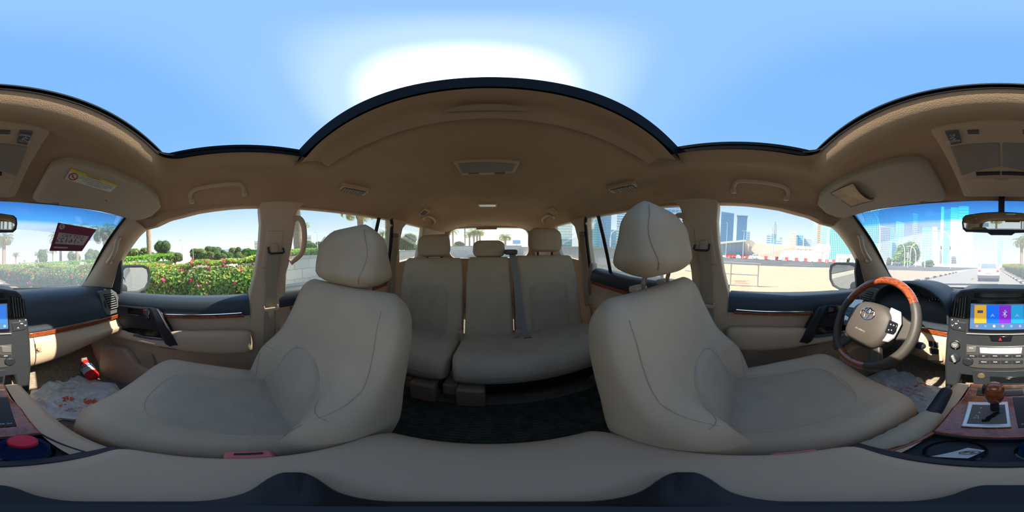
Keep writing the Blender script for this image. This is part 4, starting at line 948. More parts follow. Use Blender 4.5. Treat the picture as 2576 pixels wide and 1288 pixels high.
b2, bf2, s2 = bag('crumpled white plastic bag with printed text in the driver footwell', [(2180, 945), (2230, 922), (2300, 912), (2375, 915), (2384, 960), (2380, 985), (2352, 1020), (2320, 1040), (2250, 985), (2200, 965)], 2.9, None)
print_text(b2, s2, 'THANK YOU', 2268, 974, 2318, 985, .022, PRN); print_text(b2, s2, 'PORT & OUR SERVICE', 2240, 972, 2325, 1000, .020, PRN); print_text(b2, s2, 'Family in Car Wash', 2255, 984, 2330, 1010, .014, PRB)
print_patch(b2, s2, 2310, 968, 22, 7, PRN)
# fire extinguisher
fe = thing('fire_extinguisher', 'small red fire extinguisher lying in the passenger footwell', 'fire extinguisher', (.62, .78, -.84))
e0 = on_z(238, 950, -.785); e1 = on_z(204, 905, -.745)
ax = (e1-e0).normalized(); Mx = ax.to_track_quat('Z', 'Y').to_matrix(); LL = (e1-e0).length
cy = obj('cylinder', MB().rev([(.02, 0), (.036, .004), (.042, .018), (.042, LL*.82), (.036, LL*.92), (.022, LL*.97), (.018, LL)], e0, 'Z', 26, Mx), RED, fe)
obj('label_band', MB().rev([(.0425, LL*.22), (.0427, LL*.23), (.0427, LL*.58), (.0425, LL*.59)], e0, 'Z', 26, Mx), WHITE, cy)
vw = (-(e0+e1)*.5).normalized(); vw = (vw-ax*vw.dot(ax)).normalized(); rt = vw.cross(ax)
rt = rt if rt.x > 0 else -rt
for k, (ch, cl) in enumerate((('A', (.05, .25, .12)), ('B', (.75, .05, .05)), ('C', (.05, .2, .6)))):
    th = (k-1)*.62; nr = (vw*math.cos(th)+rt*math.sin(th)); tg_ = (rt*math.cos(th)-vw*math.sin(th)); o = e0+ax*LL*.51+nr*.0432
    obj('class_square', MB().prism([o+tg_*a*.0115+ax*b*.0135 for a, b in ((-1, -1), (1, -1), (1, 1), (-1, 1))], nr*.0008), mat('class_'+ch, cl, .5), cy)
    obj('class_letter', MB().text(ch, o+nr*.0012, tg_, ax, .022), WHITE, cy)
obj('instruction_print', MB().text('FIRE\nEXTINGUISHER', e0+ax*LL*.36+vw*.0434, rt, ax, .010), PRB, cy)
obj('valve', MB().tube([e1, e1+ax*.035], [.016, .014], 12), RED, fe)
obj('handle', MB().strip([e1+ax*.02+vw*.004, e1+ax*.045+vw*.03, e1+ax*.02+vw*.055-rt*.02], rt, .012, .004), CHR, fe)
obj('gauge', MB().rev([(.013, 0), (.013, .01)], e1+ax*.02+rt*.015, 'Z', 14, Mx), WHITE, fe)
# ================================================================== ON THE CEILING
def on_ceil(px, py, off=0.0):
    z = .30
    for _ in range(12):
        q = on_z(px, py, z); z = ceil_z(q.x, q.y)-off
    return on_z(px, py, z)
oc = thing('overhead_console', 'tan overhead console with map lamps and sunroof switches', 'overhead console', (0, .34, .28))
def ocz(x, y): return interp(y, [(.20, .288), (.24, .268), (.33, .250), (.40, .234), (.48, .214)])
ocs = []
for i in range(17):
    t = i/16; y = lerp(.205, .485, t); k = max(0, (.10-t)/.10); hw_ = .118*math.sqrt(max(0.02, 1-k**2))*lerp(1, .98, t)
    ocs.append([V(x*hw_, y, ocz(0, y)+(.05 if abs(x) == 1.02 else .006*abs(x)**6)+(.018*k*k)) for x in (-1.02, -1, -.95, -.8, -.4, 0, .4, .8, .95, 1, 1.02)])
obj('console_shell', MB().loft(ocs, False), BEI, oc)
def OC(L, off=0.0):
    out = []
    for x, y in L:
        z = .25
        for _ in range(10): q = on_z(x, y, z); z = ocz(q.x, q.y)-off
        out.append(on_z(x, y, z))
    return out
def ocplate(name, L, th, m, par=None, bev=.002): return obj(name, MB().prism(OC(L, th), (0, 0, th+.004)), m, par or oc, bevel=bev)
for MVv in (lambda L: L, mir):
    rt_ = MVv is mir
    w_ = ocplate('switch_pad', MVv([(2376, 333), (2410, 329), (2419, 361), (2392, 366)]), .003, GREY)
    q = OC(MVv([(2398, 348)]), .0036)[0]
    a_, b_ = ('UP', 'DOWN') if not rt_ else ('OPEN', 'CLOSE')
    for wd, py in ((a_, 341), (b_, 356)):
        obj('switch_lettering', MB().text(wd, OC(MVv([(2397.5, py)]), .0062)[0], (1, 0, 0), (0, -1, .2), .0075), WHITE, w_)
    obj('switch_arrow', MB().strip(OC(MVv([(2390, 349), (2397, 346), (2404, 350), (2396, 352)]), .0050), (0, 0, -1), .0007, .0003), WHITE, w_)
    for k in range(3):
        obj('speaker_slot', MB().strip(OC(MVv([(2433+k*.8, 328+k*4.2), (2463, 327+k*4.2)]), .0006), (0, .2, -1), .0013, .0006), BLK, oc)
    lm = ocplate('map_lamp', MVv([(2390, 372), (2450, 362), (2516, 360), (2516, 420), (2470, 428), (2418, 444)]), .002, mat('lamp_lens_%d' % rt_, (.26, .22, .17), .35), None, .003)
    ocplate('lamp_switch', MVv([(2455, 436), (2516, 434), (2516, 441), (2456, 443)]), .004, BLK, lm, .001)
ocplate('glasses_lid', [(2420, 452), (2616, 452), (2597, 489), (2439, 489)], .002, BEI, None, .003)
ocplate('lid_latch', [(2498, 449), (2540, 449), (2536, 455), (2502, 455)], .003, BEID, None, .001)

def visor(s):
    who = 'passenger' if s > 0 else 'driver'
    t = thing('sun_visor', 'folded beige sun visor above the %s, %s' % (who, 'with a yellow-edged warning label' if s > 0 else 'with a leather card pocket'), 'sun visor', (s*.40, .40, .27))
    def zz(x, y): return ceil_z(x, y)-.024
    L = [(.165, .330), (.19, .305), (.24, .292), (.33, .280), (.45, .268), (.56, .262), (.60, .275), (.632, .33), (.636, .39), (.62, .425), (.50, .458), (.40, .470), (.30, .478), (.268, .482), (.26, .474), (.245, .470), (.225, .472), (.215, .484), (.19, .487), (.172, .475)]
    cx, cy_ = .40, .385
    rings = []
    for f, dz in ((.975, .030), (1.0, .016), (1.0, .004), (.985, -.002), (.93, -.006), (.5, -.008), (.02, -.008)):
        rings.append([V(s*lerp(cx, x, f), lerp(cy_, y, f), zz(lerp(cx, x, f), lerp(cy_, y, f))+dz) for x, y in L])
    obj('visor_board', MB().loft(rings), mat('visor_%s' % who, (.47, .39, .30), .8, bump=(300, .2, .001), spec=.2), t, ang=50)
    obj('visor_clip', MB().rev([(.014, 0), (.016, .01), (.010, .02)], (s*.243, .478, ceil_z(.243, .478)-.016), 'Z', 14), GREY, t)
    obj('visor_pivot', MB().tube([V(s*.63, .43, ceil_z(.63, .43)), V(s*.60, .43, ceil_z(.60, .43)-.012)], .010, 10), BEID, t)
    return t, zz
vp, zz = visor(1)
def on_visor(px, py, off=.0085):
    z = .24
    for _ in range(12): q = on_z(px, py, z); z = ceil_z(q.x, q.y)-.024-off
    return on_z(px, py, z)
lb = thing('warning_label', 'white and yellow printed warning label on the sun visor', 'label', on_visor(230, 455))
C4 = [(179, 424), (297, 466), (277, 484), (163, 450)]
def lb2(u, v, o): 
    x = lerp(lerp(C4[0][0], C4[1][0], u), lerp(C4[3][0], C4[2][0], u), v); y = lerp(lerp(C4[0][1], C4[1][1], u), lerp(C4[3][1], C4[2][1], u), v); return on_visor(x, y, o)
LBM = mat('label_white', (.72, .70, .64), .5)
obj('label_sheet', MB().grid(lambda u, v: lb2(u, v, .0088), 9, 5), LBM, lb)
obj('yellow_band', MB().grid(lambda u, v: lb2(u, v*.22, .0094), 9, 3), mat('label_yellow', (.75, .58, .03), .5), lb)
obj('no_child_seat_ring', MB().tube([lb2(.13+.085*math.cos(a), .60+.30*math.sin(a), .0096) for a in [k*math.pi/10 for k in range(20)]], .0015, 5, closed=True).tube([lb2(.075, .42, .0096), lb2(.185, .78, .0096)], .0012, 5), mat('label_red', (.45, .03, .04), .5), lb)
obj('seat_symbol', MB().strip([lb2(.10, .5, .0096), lb2(.12, .65, .0096), lb2(.16, .68, .0096)], (0, 0, -1), .0012, .0004), PRB, lb)
e_ = (lb2(1, .5, .009)-lb2(0, .5, .009)).normalized(); f_ = (lb2(.5, 0, .009)-lb2(.5, 1, .009)).normalized()
obj('label_text', MB().text('WARNING', lb2(.5, .11, .0100), -e_, -f_, .010), PRB, lb)
for k, tx_ in enumerate(('NEVER USE A REARWARD FACING CHILD', 'RESTRAINT ON A SEAT PROTECTED BY AN', 'ACTIVE AIRBAG IN FRONT OF IT', 'SEE OWNER MANUAL')):
    obj('label_text', MB().text(tx_, lb2(.62, .33+k*.17, .0100), -e_, -f_, .0062), PRB, lb)
vd, zz = visor(-1)
pk = thing('card_pocket', 'tan leather card pocket clipped on the sun visor of the driver', 'card pocket', on_visor(2140, 490))
PKM = mat('tan_leather', (.52, .36, .20), .6, noise=(30, .15), bump=(200, .3, .001))
Q4 = [(2089, 486), (2145, 459), (2197, 503), (2141, 520)]
def pkp(u, v):
    x = lerp(lerp(Q4[0][0], Q4[1][0], u), lerp(Q4[3][0], Q4[2][0], u), v); y = lerp(lerp(Q4[0][1], Q4[1][1], u), lerp(Q4[3][1], Q4[2][1], u), v)
    return on_visor(x, y, .010)+V(0, 0, -.018*sstep(.35, 1, u)*math.sin(math.pi*min(1, max(0, v*.9+.05))))
obj('pocket_sheet', MB().grid(pkp, 12, 12), PKM, pk)
obj('pocket_edge', MB().tube([pkp(0, v/8) for v in range(9)]+[pkp(u/8, 1) for u in range(1, 9)], .0012, 5).tube([pkp(u/8, 0) for u in range(9)], .0012, 5), BLK, pk)
# grab handles
def grab(label, pts, r, X=None, grp=None, leg=.03):
    P = pts; t = thing('grab_handle', label, 'grab handle', P[0], grp)
    obj('handle_bar', MB().tube(crv(P, 24), [r*1.15]+[r]*23+[r*1.15], 10, flat=.75), BEI, t)
    return t
def rail(px, py, o): return on_plane(px, py, (.615-o, 0, .245), (1, 0, .9))
for s, who in ((1, 'passenger'), (-1, 'driver')):
    P = [rail(483, 505, 0), rail(478, 492, .010), rail(490, 477, .026), rail(540, 467, .030), rail(596, 463, .028), rail(611, 470, .018), rail(615, 487, 0)]
    g = grab('tan folding grab handle above the %s window' % who, [V(q.x*s, q.y, q.z) for q in P], .0085)
    for a in (0, -1):
        q = P[a]; obj('hinge_block', MB().box((q.x*s, q.y, q.z-.002), (.022, .024, .022)), BEI, g, bevel=.006)
    P = [rail(918, 505, 0), rail(925, 496, .008), rail(945, 495, .014), rail(975, 508, .014), rail(986, 516, .010), rail(984, 524, .0)]
    P = [on_plane(x, y, (.59-o, 0, .27), (1, 0, 1.2)) for x, y, o in ((920, 506, 0), (921, 497, .006), (935, 493, .008), (960, 499, .009), (983, 510, .008), (989, 520, .004), (986, 526, 0))]
    grab('tan folding grab handle above the rear window on the %s side' % who, [V(q.x*s, q.y, q.z) for q in P], .010)
    P = [on_plane(x, y, (.53-o, 0, .285), (1, 0, 1.6)) for x, y, o in ((1066, 552, 0), (1068, 547, .008), (1078, 544, .012), (1090, 551, .012), (1094, 558, .008), (1090, 566, 0))]
    grab('small tan grab handle at the back above the %s side quarter window' % who, [V(q.x*s, q.y, q.z) for q in P], .010)
    # roof vents
    t = thing('roof_vent', 'louvred air vent in the headliner above the %s side rear door' % who, 'air vent', V(s*.49, -.43, .28))
    F = [(843, 487), (862, 468), (930, 482), (910, 497)]
    F2 = [(852, 486), (866, 473), (922, 484), (907, 493)]
    def cm_(L, o): return [V(q.x*s, q.y, q.z) for q in [on_ceil(x, y, o) for x, y in L]]
    obj('vent_frame', MB().prism(cm_(F, .016), (0, 0, .022)), BEI, t, bevel=.004)
    obj('vent_opening', MB().prism(cm_(F2, .0172), (0, 0, .003)), BLK, t)
    for k in range(8):
        f = (k+.5)/8; a, b_ = cm_([(lerp(866, 922, f), lerp(473, 484, f)), (lerp(852, 907, f), lerp(486, 493, f))], .0185)
        obj('louvre', MB().strip([a, b_], V(s*.5, .5, -.6), .0035, .0016), BEID, t)
    t = thing('roof_vent', 'small square vent cover in the headliner near the %s side quarter window' % who, 'air vent', V(s*.45, -1.25, .3))
    F = [(1053, 540), (1067, 527), (1081, 533), (1068, 545)]
    obj('vent_frame', MB().prism(cm_(F, .016), (0, 0, .022)), BEI, t, bevel=.004)
    obj('vent_opening', MB().prism(cm_([(1057, 539.5), (1067, 530), (1077, 534), (1067, 542.5)], .0168), (0, 0, .002)), BEID if s < 0 else GREY, t)
# dome lamps
dl = thing('dome_lamp', 'rectangular dome lamp in the middle of the headliner', 'ceiling lamp', on_ceil(1225, 424))
obj('lamp_frame', MB().prism([on_ceil(x, y, .010) for x, y in ((1140, 410), (1165, 408), (1230, 406), (1290, 408), (1308, 411), (1295, 436), (1230, 441), (1162, 442))], (0, 0, .016)), BEI, dl, bevel=.006, seg=3)
obj('lamp_lens', MB().prism([on_ceil(x, y, .0125) for x, y in ((1152, 412), (1230, 409), (1297, 413), (1288, 431), (1230, 435), (1162, 437))], (0, 0, .004)), mat('dome_lens', (.28, .25, .20), .25), dl, bevel=.002)
for x0 in (1178, 1245): obj('lamp_button', MB().prism([on_ceil(x, y, .0135) for x, y in ((x0, 436), (x0+26, 435), (x0+26, 438.5), (x0, 439))], (0, 0, .004)), GREY, dl)
rl_ = thing('rear_lamp', 'slim clear lamp in the rear headliner behind the bench', 'ceiling lamp', on_ceil(1225, 517))
obj('lamp_frame', MB().prism([on_ceil(x, y, .010) for x, y in ((1201, 513.5), (1252, 513.5), (1249, 521.5), (1204, 521.5))], (0, 0, .014)), BEI, rl_, bevel=.003)
obj('lamp_lens', MB().prism([on_ceil(x, y, .0125) for x, y in ((1205, 515), (1248, 515), (1246, 520), (1207, 520))], (0, 0, .004)), mat('clear_lens', (.6, .55, .5), .1), rl_, bevel=.001)
# ================================================================== MIRRORS, STICKERS, WIPERS
im = thing('interior_mirror', 'black framed interior mirror hanging below the windscreen header', 'mirror', (0, .50, .13))
IC = V(0, .50, .131)
mo = [(x*.126, z*.032) for x, z in ((-1, .0), (-.98, .55), (-.9, .82), (-.5, 1.0), (0, 1.08), (.5, 1.0), (.9, .82), (.98, .55), (1, 0), (.98, -.6), (.9, -.9), (.35, -1.02), (.26, -1.25), (-.26, -1.25), (-.35, -1.02), (-.9, -.9), (-.98, -.6))]
IMR = Matrix.Rotation(R_(6), 3, 'X') @ Matrix.Rotation(R_(-2), 3, 'Z')
obj('mirror_housing', MB().loft([[IC+IMR @ V(x*k, y, z*k) for x, z in mo] for k, y in ((.97, -.004), (1, 0), (1, .012), (.8, .03), (.3, .034))], True, True), BLK, im)
obj('mirror_face', MB().prism([IC+IMR @ V(x*.945, -.0045, max(z, -.03)*.85+.002) for x, z in mo], IMR @ V(0, .001, 0)), MIRR, im)
obj('mirror_stem', MB().box((0, .515, .195), (.020, .014, .085)), BLK, im, bevel=.004)
for s, who in ((1, 'passenger'), (-1, 'driver')):
    MC = V(s*.985, .685, -.128)
    t = thing('side_mirror', 'black door mirror outside the %s window' % who, 'mirror', V(s*.86, .70, -.2))
    fx = [(-1, .55), (-.85, .9), (-.5, 1.0), (.6, .95), (.92, .75), (1, .3), (.95, -.35), (.7, -.8), (.2, -.98), (-.5, -.95), (-.85, -.6), (-1, -.1)]
    rm = Matrix.Rotation(R_(-s*(27.5 if s > 0 else 17)), 3, 'Z') @ Matrix.Rotation(R_(1), 3, 'X')
    def mp(a, b, k, y): return MC+rm @ V(s*a*.135*k, y, b*.105*k)
    obj('mirror_shell', MB().loft([[mp(a, b, k, y) for a, b in fx] for k, y in ((.83, .0), (.90, -.006), (1.0, -.008), (1.04, .02), (1.0, .06), (.85, .10), (.4, .125))], True, True), BLK, t)
    obj('mirror_face', MB().poly([mp(a, b, .84, -.0015) for a, b in fx]), MIRR, t)
    obj('mirror_arm', MB().tube([MC+V(-s*.09, .04, -.06), V(s*.80, .70, -.17)], [.035, .04], 10), BLK, t)
lot = thing('lot_sticker', 'maroon and grey parking lot sticker reading LOT NO. inside the windscreen', 'sticker', (.3, .6, .1))
C4s = [(146, 560), (243, 577), (206, 632), (124, 631)]
def ws_hit(px, py):                    # where a view ray meets the windscreen
    d = ray(px, py); lo, hi = .3, 2.2
    for _ in range(40):
        m_ = (lo+hi)/2; q = d*m_; s_ = max(0, min(1.2, (.222-q.z+.02*math.sin(math.pi*max(0, min(1, (.222-q.z)/.397))))/.397)); yw = lerp(.527, 1.13, s_)-(.19+.15*s_)*q.x**2
        if q.y < yw: lo = m_
        else: hi = m_
    return d*(lo-.006)
def st4(u, v, k=0): 
    x = lerp(lerp(C4s[0][0], C4s[1][0], u), lerp(C4s[3][0], C4s[2][0], u), v); y = lerp(lerp(C4s[0][1], C4s[1][1], u), lerp(C4s[3][1], C4s[2][1], u), v)
    q = ws_hit(x, y); return q*(1-.0012*k)
obj('sticker_sheet', MB().grid(lambda u, v: st4(u, v), 7, 7), mat('maroon', (.24, .04, .10), .5, emit=None), lot)
obj('grey_field', MB().grid(lambda u, v: st4(lerp(.10, .93, u), lerp(.33, .74, v), 1), 7, 5), mat('sticker_grey', (.62, .56, .60), .5), lot)
rs = (st4(1, .5)-st4(0, .5)).normalized(); us = (st4(.5, 0)-st4(.5, 1)).normalized()
DKT = mat('sticker_text', (.10, .03, .05), .5)
obj('sticker_text', MB().text('LOT NO.', st4(.50, .42, 2), -rs, us, .030), DKT, lot)
obj('sticker_text', MB().text('Y-16122', st4(.50, .60, 2), -rs, us, .046), DKT, lot)
obj('sticker_mark', MB().poly([st4(.13+.075*math.cos(a), .115+.10*math.sin(a), 2) for a in [k*math.pi/9 for k in range(18)]]), mat('sticker_pale', (.60, .56, .58), .5), lot)
obj('sticker_mark', MB().strip([st4(.10, .06, 3), st4(.15, .09, 3), st4(.11, .13, 3), st4(.17, .17, 3)], (0, -1, 0), .0022, .0006), mat('maroon2', (.16, .025, .07), .5), lot)
obj('sticker_bar', MB().grid(lambda u, v: st4(lerp(.10, .52, u), lerp(.84, .90, v), 2), 5, 2), MAT['sticker_pale'], lot)
for nm, P in (('passenger', [(.62, .985, -.163), (.35, 1.085, -.158), (.05, 1.12, -.160)]), ('driver', [(-.02, 1.135, -.155), (-.3, 1.10, -.158), (-.52, 1.02, -.165)])):
    t = thing('windscreen_wiper', 'thin dark wiper resting at the foot of the windscreen on the %s side' % nm, 'wiper', P[0])
    obj('wiper_arm', MB().tube(crv([V(*q)+V(0, .045, .006) for q in P], 8), .006, 6), RUB, t)
gl = thing('window_marking', 'small printed notice on the lower driver window glass', 'sticker', on_side(1870, 712, .018, -1))
for x0, x1, y0, y1 in ((1843, 1884, 706, 714), (1864, 1885, 720, 731)):
    q = [on_side(x, y, .018, -1) for x, y in ((x0, y0), (x1, y0), (x1, y1), (x0, y1))]
    obj('marking_frame', MB().tube(q, .0005, 4, closed=True), PRB, gl)
q = on_side(1863, 708.3, .017, -1); obj('marking_text', MB().text('USE SAFETY GLASS', q, (0, -1, 0), (0, 0, 1), .0062), PRB, gl)
q = on_side(1863, 711.7, .017, -1); obj('marking_text', MB().text('DO NOT LEAN OUT', q, (0, -1, 0), (0, 0, 1), .0062), PRB, gl)
# ================================================================== OUTSIDE: GROUND
ASP = mat('asphalt_light', (.27, .25, .225), .9, noise=(3, .12), bump=(60, .5, .01))
ASPD = mat('asphalt_dark', (.085, .088, .092), .9, noise=(.6, .15), bump=(30, .4, .01))
SAND = mat('pale_ground', (.50, .45, .37), .95, noise=(.2, .12))
KW = mat('kerb_white', (.70, .68, .63), .8, noise=(6, .1)); KB = mat('kerb_black', (.06, .06, .065), .8, noise=(6, .2))
PAV = mat('brick_paving', (.60, .46, .35), .9)
_t = PAV.node_tree; _b = _t.nodes['Principled BSDF']; _tc = N(_t, 'ShaderNodeTexCoord'); _br = N(_t, 'ShaderNodeTexBrick'); _t.links.new(_tc.outputs['Object'], _br.inputs['Vector'])
_br.inputs['Scale'].default_value = 4; _br.inputs['Color1'].default_value = (.50, .325, .215, 1); _br.inputs['Color2'].default_value = (.44, .29, .20, 1); _br.inputs['Mortar'].default_value = (.37, .26, .19, 1); _br.inputs['Mortar Size'].default_value = .012
_nz = N(_t, 'ShaderNodeTexNoise'); _nz.inputs['Scale'].default_value = .9; _t.links.new(_tc.outputs['Object'], _nz.inputs['Vector'])
_mx = N(_t, 'ShaderNodeMixRGB', blend_type='MULTIPLY'); _mx.inputs[0].default_value = .5; _t.links.new(_br.outputs[0], _mx.inputs[1]); _t.links.new(ramp(_t, _nz.outputs[0], [(.3, (.75, .75, .78)), (.7, (1.1, 1.05, 1))]), _mx.inputs[2]); _t.links.new(_mx.outputs[0], _b.inputs['Base Color'])
ra = R_(-3.6); RD = V(math.sin(ra), math.cos(ra), 0); RN = V(math.cos(ra), -math.sin(ra), 0)
def rp(a, b, z=0): q = RD*b+RN*a; return V(q.x, q.y, GZ+z)
def slab(name, label, cat, P, z, m, th=.3):
    c = sum(P, V(0, 0, 0))/len(P); o = thing(name, label, cat, (c.x, c.y, GZ+z), kind='structure')
    return obj('surface', MB().prism([V(q.x, q.y, GZ+z-th) for q in P], (0, 0, th)), m, o, smooth=False)
slab('ground', 'wide pale sandy ground reaching to the city skyline', 'ground', [V(2500*math.cos(k*math.pi/24), 2500*math.sin(k*math.pi/24), 0) for k in range(48)], -.03, SAND)
slab('road', 'sunlit asphalt road under the car leading to the junction', 'road', [rp(-5.4, -26), rp(2.3, -26), rp(2.3, 130), rp(-5.4, 130)], 0, ASP)
slab('cross_road', 'dark asphalt carriageway beyond the brick pavement', 'road', [V(-20, -40, 0), V(-20.5, 2, 0), V(-21.7, 12, 0), V(-17, 22, 0), V(-9.5, 30, 0), V(-7.5, 60, 0), V(-46, 60, 0), V(-56, 40, 0), V(-58, 5, 0), V(-58, -40, 0)], .01, ASPD)
slab('pavement', 'broad pinkish brick pavement between the road and the far carriageway', 'pavement', [rp(-5.7, -3), rp(-5.7, 26), V(-14, 22.5, 0), V(-21.5, 12, 0), V(-20, -40, 0), V(-16, -40, 0)], .14, PAV, .5)
slab('verge', 'planted soil strip beside the road under the hedges', 'verge', [rp(2.6, -1.2), rp(2.6, 70), rp(40, 70), rp(40, -1.2)], .12, mat('soil', (.20, .15, .10), 1, noise=(4, .3)), .4)
for k in range(5):
    for j in range(3):
        q = V(-29-j*7, -22+k*16+j*3, 0)
        t = tag(obj('lane_marking', MB().box((q.x, q.y, GZ+.016), (.15, 6, .012)), KW), 'white painted lane line on the dark carriageway', 'lane line', 'lane lines', None)
for k in range(4):
    t = tag(obj('lane_marking', MB().box(rp(-1.75, 9+k*7, .006), (.14, 2.2, .012), Matrix.Rotation(-ra, 3, 'Z')), mat('line_grey_%d' % k, (.12, .12, .12), .8)), 'dark worn lane dash on the sunlit road', 'lane dash', 'lane dashes')
def kerb(label, P, n, col0=0, w=.22, h=.16):
    c = P[0]; t = thing('kerb', label, 'kerb', (c.x, c.y, GZ), kind='structure')
    L = [(P[i+1]-P[i]).length for i in range(len(P)-1)]; tot = sum(L)
    def at(d):
        for i, l in enumerate(L):
            if d <= l or i == len(L)-1: return P[i]+(P[i+1]-P[i])*(d/l)
            d -= l
    cache = {}
    for k in range(n):
        a = at(tot*k/n); b = at(tot*(k+1)/n-.02); m = (a+b)/2; d = b-a
        bm = MB().box((0, 0, h/2), (w, d.length, h), taper=.94)
        o = obj('kerb_stone', MB().add([Matrix.Rotation(-math.atan2(d.x, d.y), 3, 'Z') @ q+V(m.x, m.y, GZ) for q in bm.v], bm.f), KW if (k+col0) % 2 else KB, t, smooth=False)
kerb('black and white kerb along the hedge side of the road', [rp(2.42, -14), rp(2.42, 36)], 50)
kerb('black and white kerb along the brick pavement', [rp(-5.55, -3), rp(-5.55, 27)], 30)
kerb('far black and white kerb below the red and white barriers', [V(-58.2, -30, 0), V(-58.2, 5, 0), V(-56.2, 40, 0)], 34)

# ------------------------------------------------------------------ granite walls behind the car
GRN = [mat('granite_%d' % k, c, .7, noise=(45, .18)) for k, c in enumerate(((.46, .45, .43), (.50, .485, .46), (.42, .415, .40)))]
COP = mat('coping_stone', (.34, .345, .35), .7, noise=(20, .15))
random.seed(11)
def stone_wall(label, P0, P1, h, bl, bh, th=.35, limit=70):
    P0 = V(P0[0], P0[1], 0); P1 = V(P1[0], P1[1], 0); d = P1-P0; L = d.length; d.normalize(); n = V(-d.y, d.x, 0)
    if n.dot(-P0) < 0: n = -n                       # face the car
    t = thing('granite_wall', label, 'wall', (P0.x, P0.y, GZ), kind='structure')
    def pr(a0, a1, z0, z1, y0, y1): return MB().prism([P0+d*a0+n*y0+V(0, 0, GZ+z0), P0+d*a1+n*y0+V(0, 0, GZ+z0), P0+d*a1+n*y1+V(0, 0, GZ+z0), P0+d*a0+n*y1+V(0, 0, GZ+z0)], (0, 0, z1-z0))
    obj('wall_core', pr(0, L, 0, h-.12, -th, -.012), mat('joint_grey', (.20, .20, .19), .9), t, smooth=False)
    rows = int(round((h-.14)/bh)); hh = (h-.14)/rows; cnt = 0; proto = {}
    for r in range(rows):
        a = -(r % 2)*bl*.5
        while a < L:
            a0 = max(0, a); a1 = min(L, a+bl)
            if a1-a0 > .08:
                o = obj('granite_block', pr(a0+.008, a1-.008, r*hh+.006, (r+1)*hh-.006, -.02, random.uniform(-.002, .004)), random.choice(GRN), t, smooth=False)
                cnt += 1
            a += bl
    for k in range(int(L/1.6)+1):
        a0 = k*1.6; a1 = min(L, a0+1.59)
        if a1-a0 > .1: obj('coping_slab', pr(a0, a1, h-.14, h, -th-.03, .03), COP, t, smooth=False)
    return t
stone_wall('granite wall along the planted bank behind the passenger side', rp(6.2, -.6), rp(7.6, -26), 1.42, .78, .43)
stone_wall('granite wall crossing the road far behind the tailgate', rp(7.6, -26), rp(-7.0, -26), 1.86, 1.3, .58)
stone_wall('granite wall behind the driver side rear door', rp(-7.0, -26), rp(-6.6, -3.2), 1.62, .95, .50)

# ------------------------------------------------------------------ planting
def leafmat(name, c, tr=.35):
    m = mat(name, c, .55, noise=(3, .25), spec=.3); t = m.node_tree; b = t.nodes['Principled BSDF']; out = t.nodes['Material Output']
    tl = N(t, 'ShaderNodeBsdfTranslucent'); tl.inputs[0].default_value = (min(1, c[0]*1.6), min(1, c[1]*1.5), c[2]*.6, 1); mx = N(t, 'ShaderNodeMixShader'); mx.inputs[0].default_value = tr
    t.links.new(b.outputs[0], mx.inputs[1]); t.links.new(tl.outputs[0], mx.inputs[2]); t.links.new(mx.outputs[0], out.inputs[0]); return m
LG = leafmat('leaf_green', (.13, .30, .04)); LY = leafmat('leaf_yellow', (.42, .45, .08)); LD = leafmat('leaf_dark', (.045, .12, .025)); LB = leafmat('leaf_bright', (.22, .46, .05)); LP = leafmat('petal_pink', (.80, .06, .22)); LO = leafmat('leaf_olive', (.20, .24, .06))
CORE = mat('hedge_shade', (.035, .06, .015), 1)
BARK = mat('bark', (.20, .14, .09), .95, noise=(12, .3), bump=(20, 1, .02))
def leaf(mb, c, r, sz, asp=.55):
    n = Vector(r).normalized(); a = V(random.uniform(-1, 1), random.uniform(-1, 1), random.uniform(-1, 1)); t = n.cross(a)
    if t.length < 1e-3: t = V(1, 0, 0)
    t.normalize(); q = n.cross(t)
    mb.add([c-t*sz, c+q*sz*asp+n*sz*.12, c+t*sz, c-q*sz*asp+n*sz*.12], [(0, 1, 2, 3)])
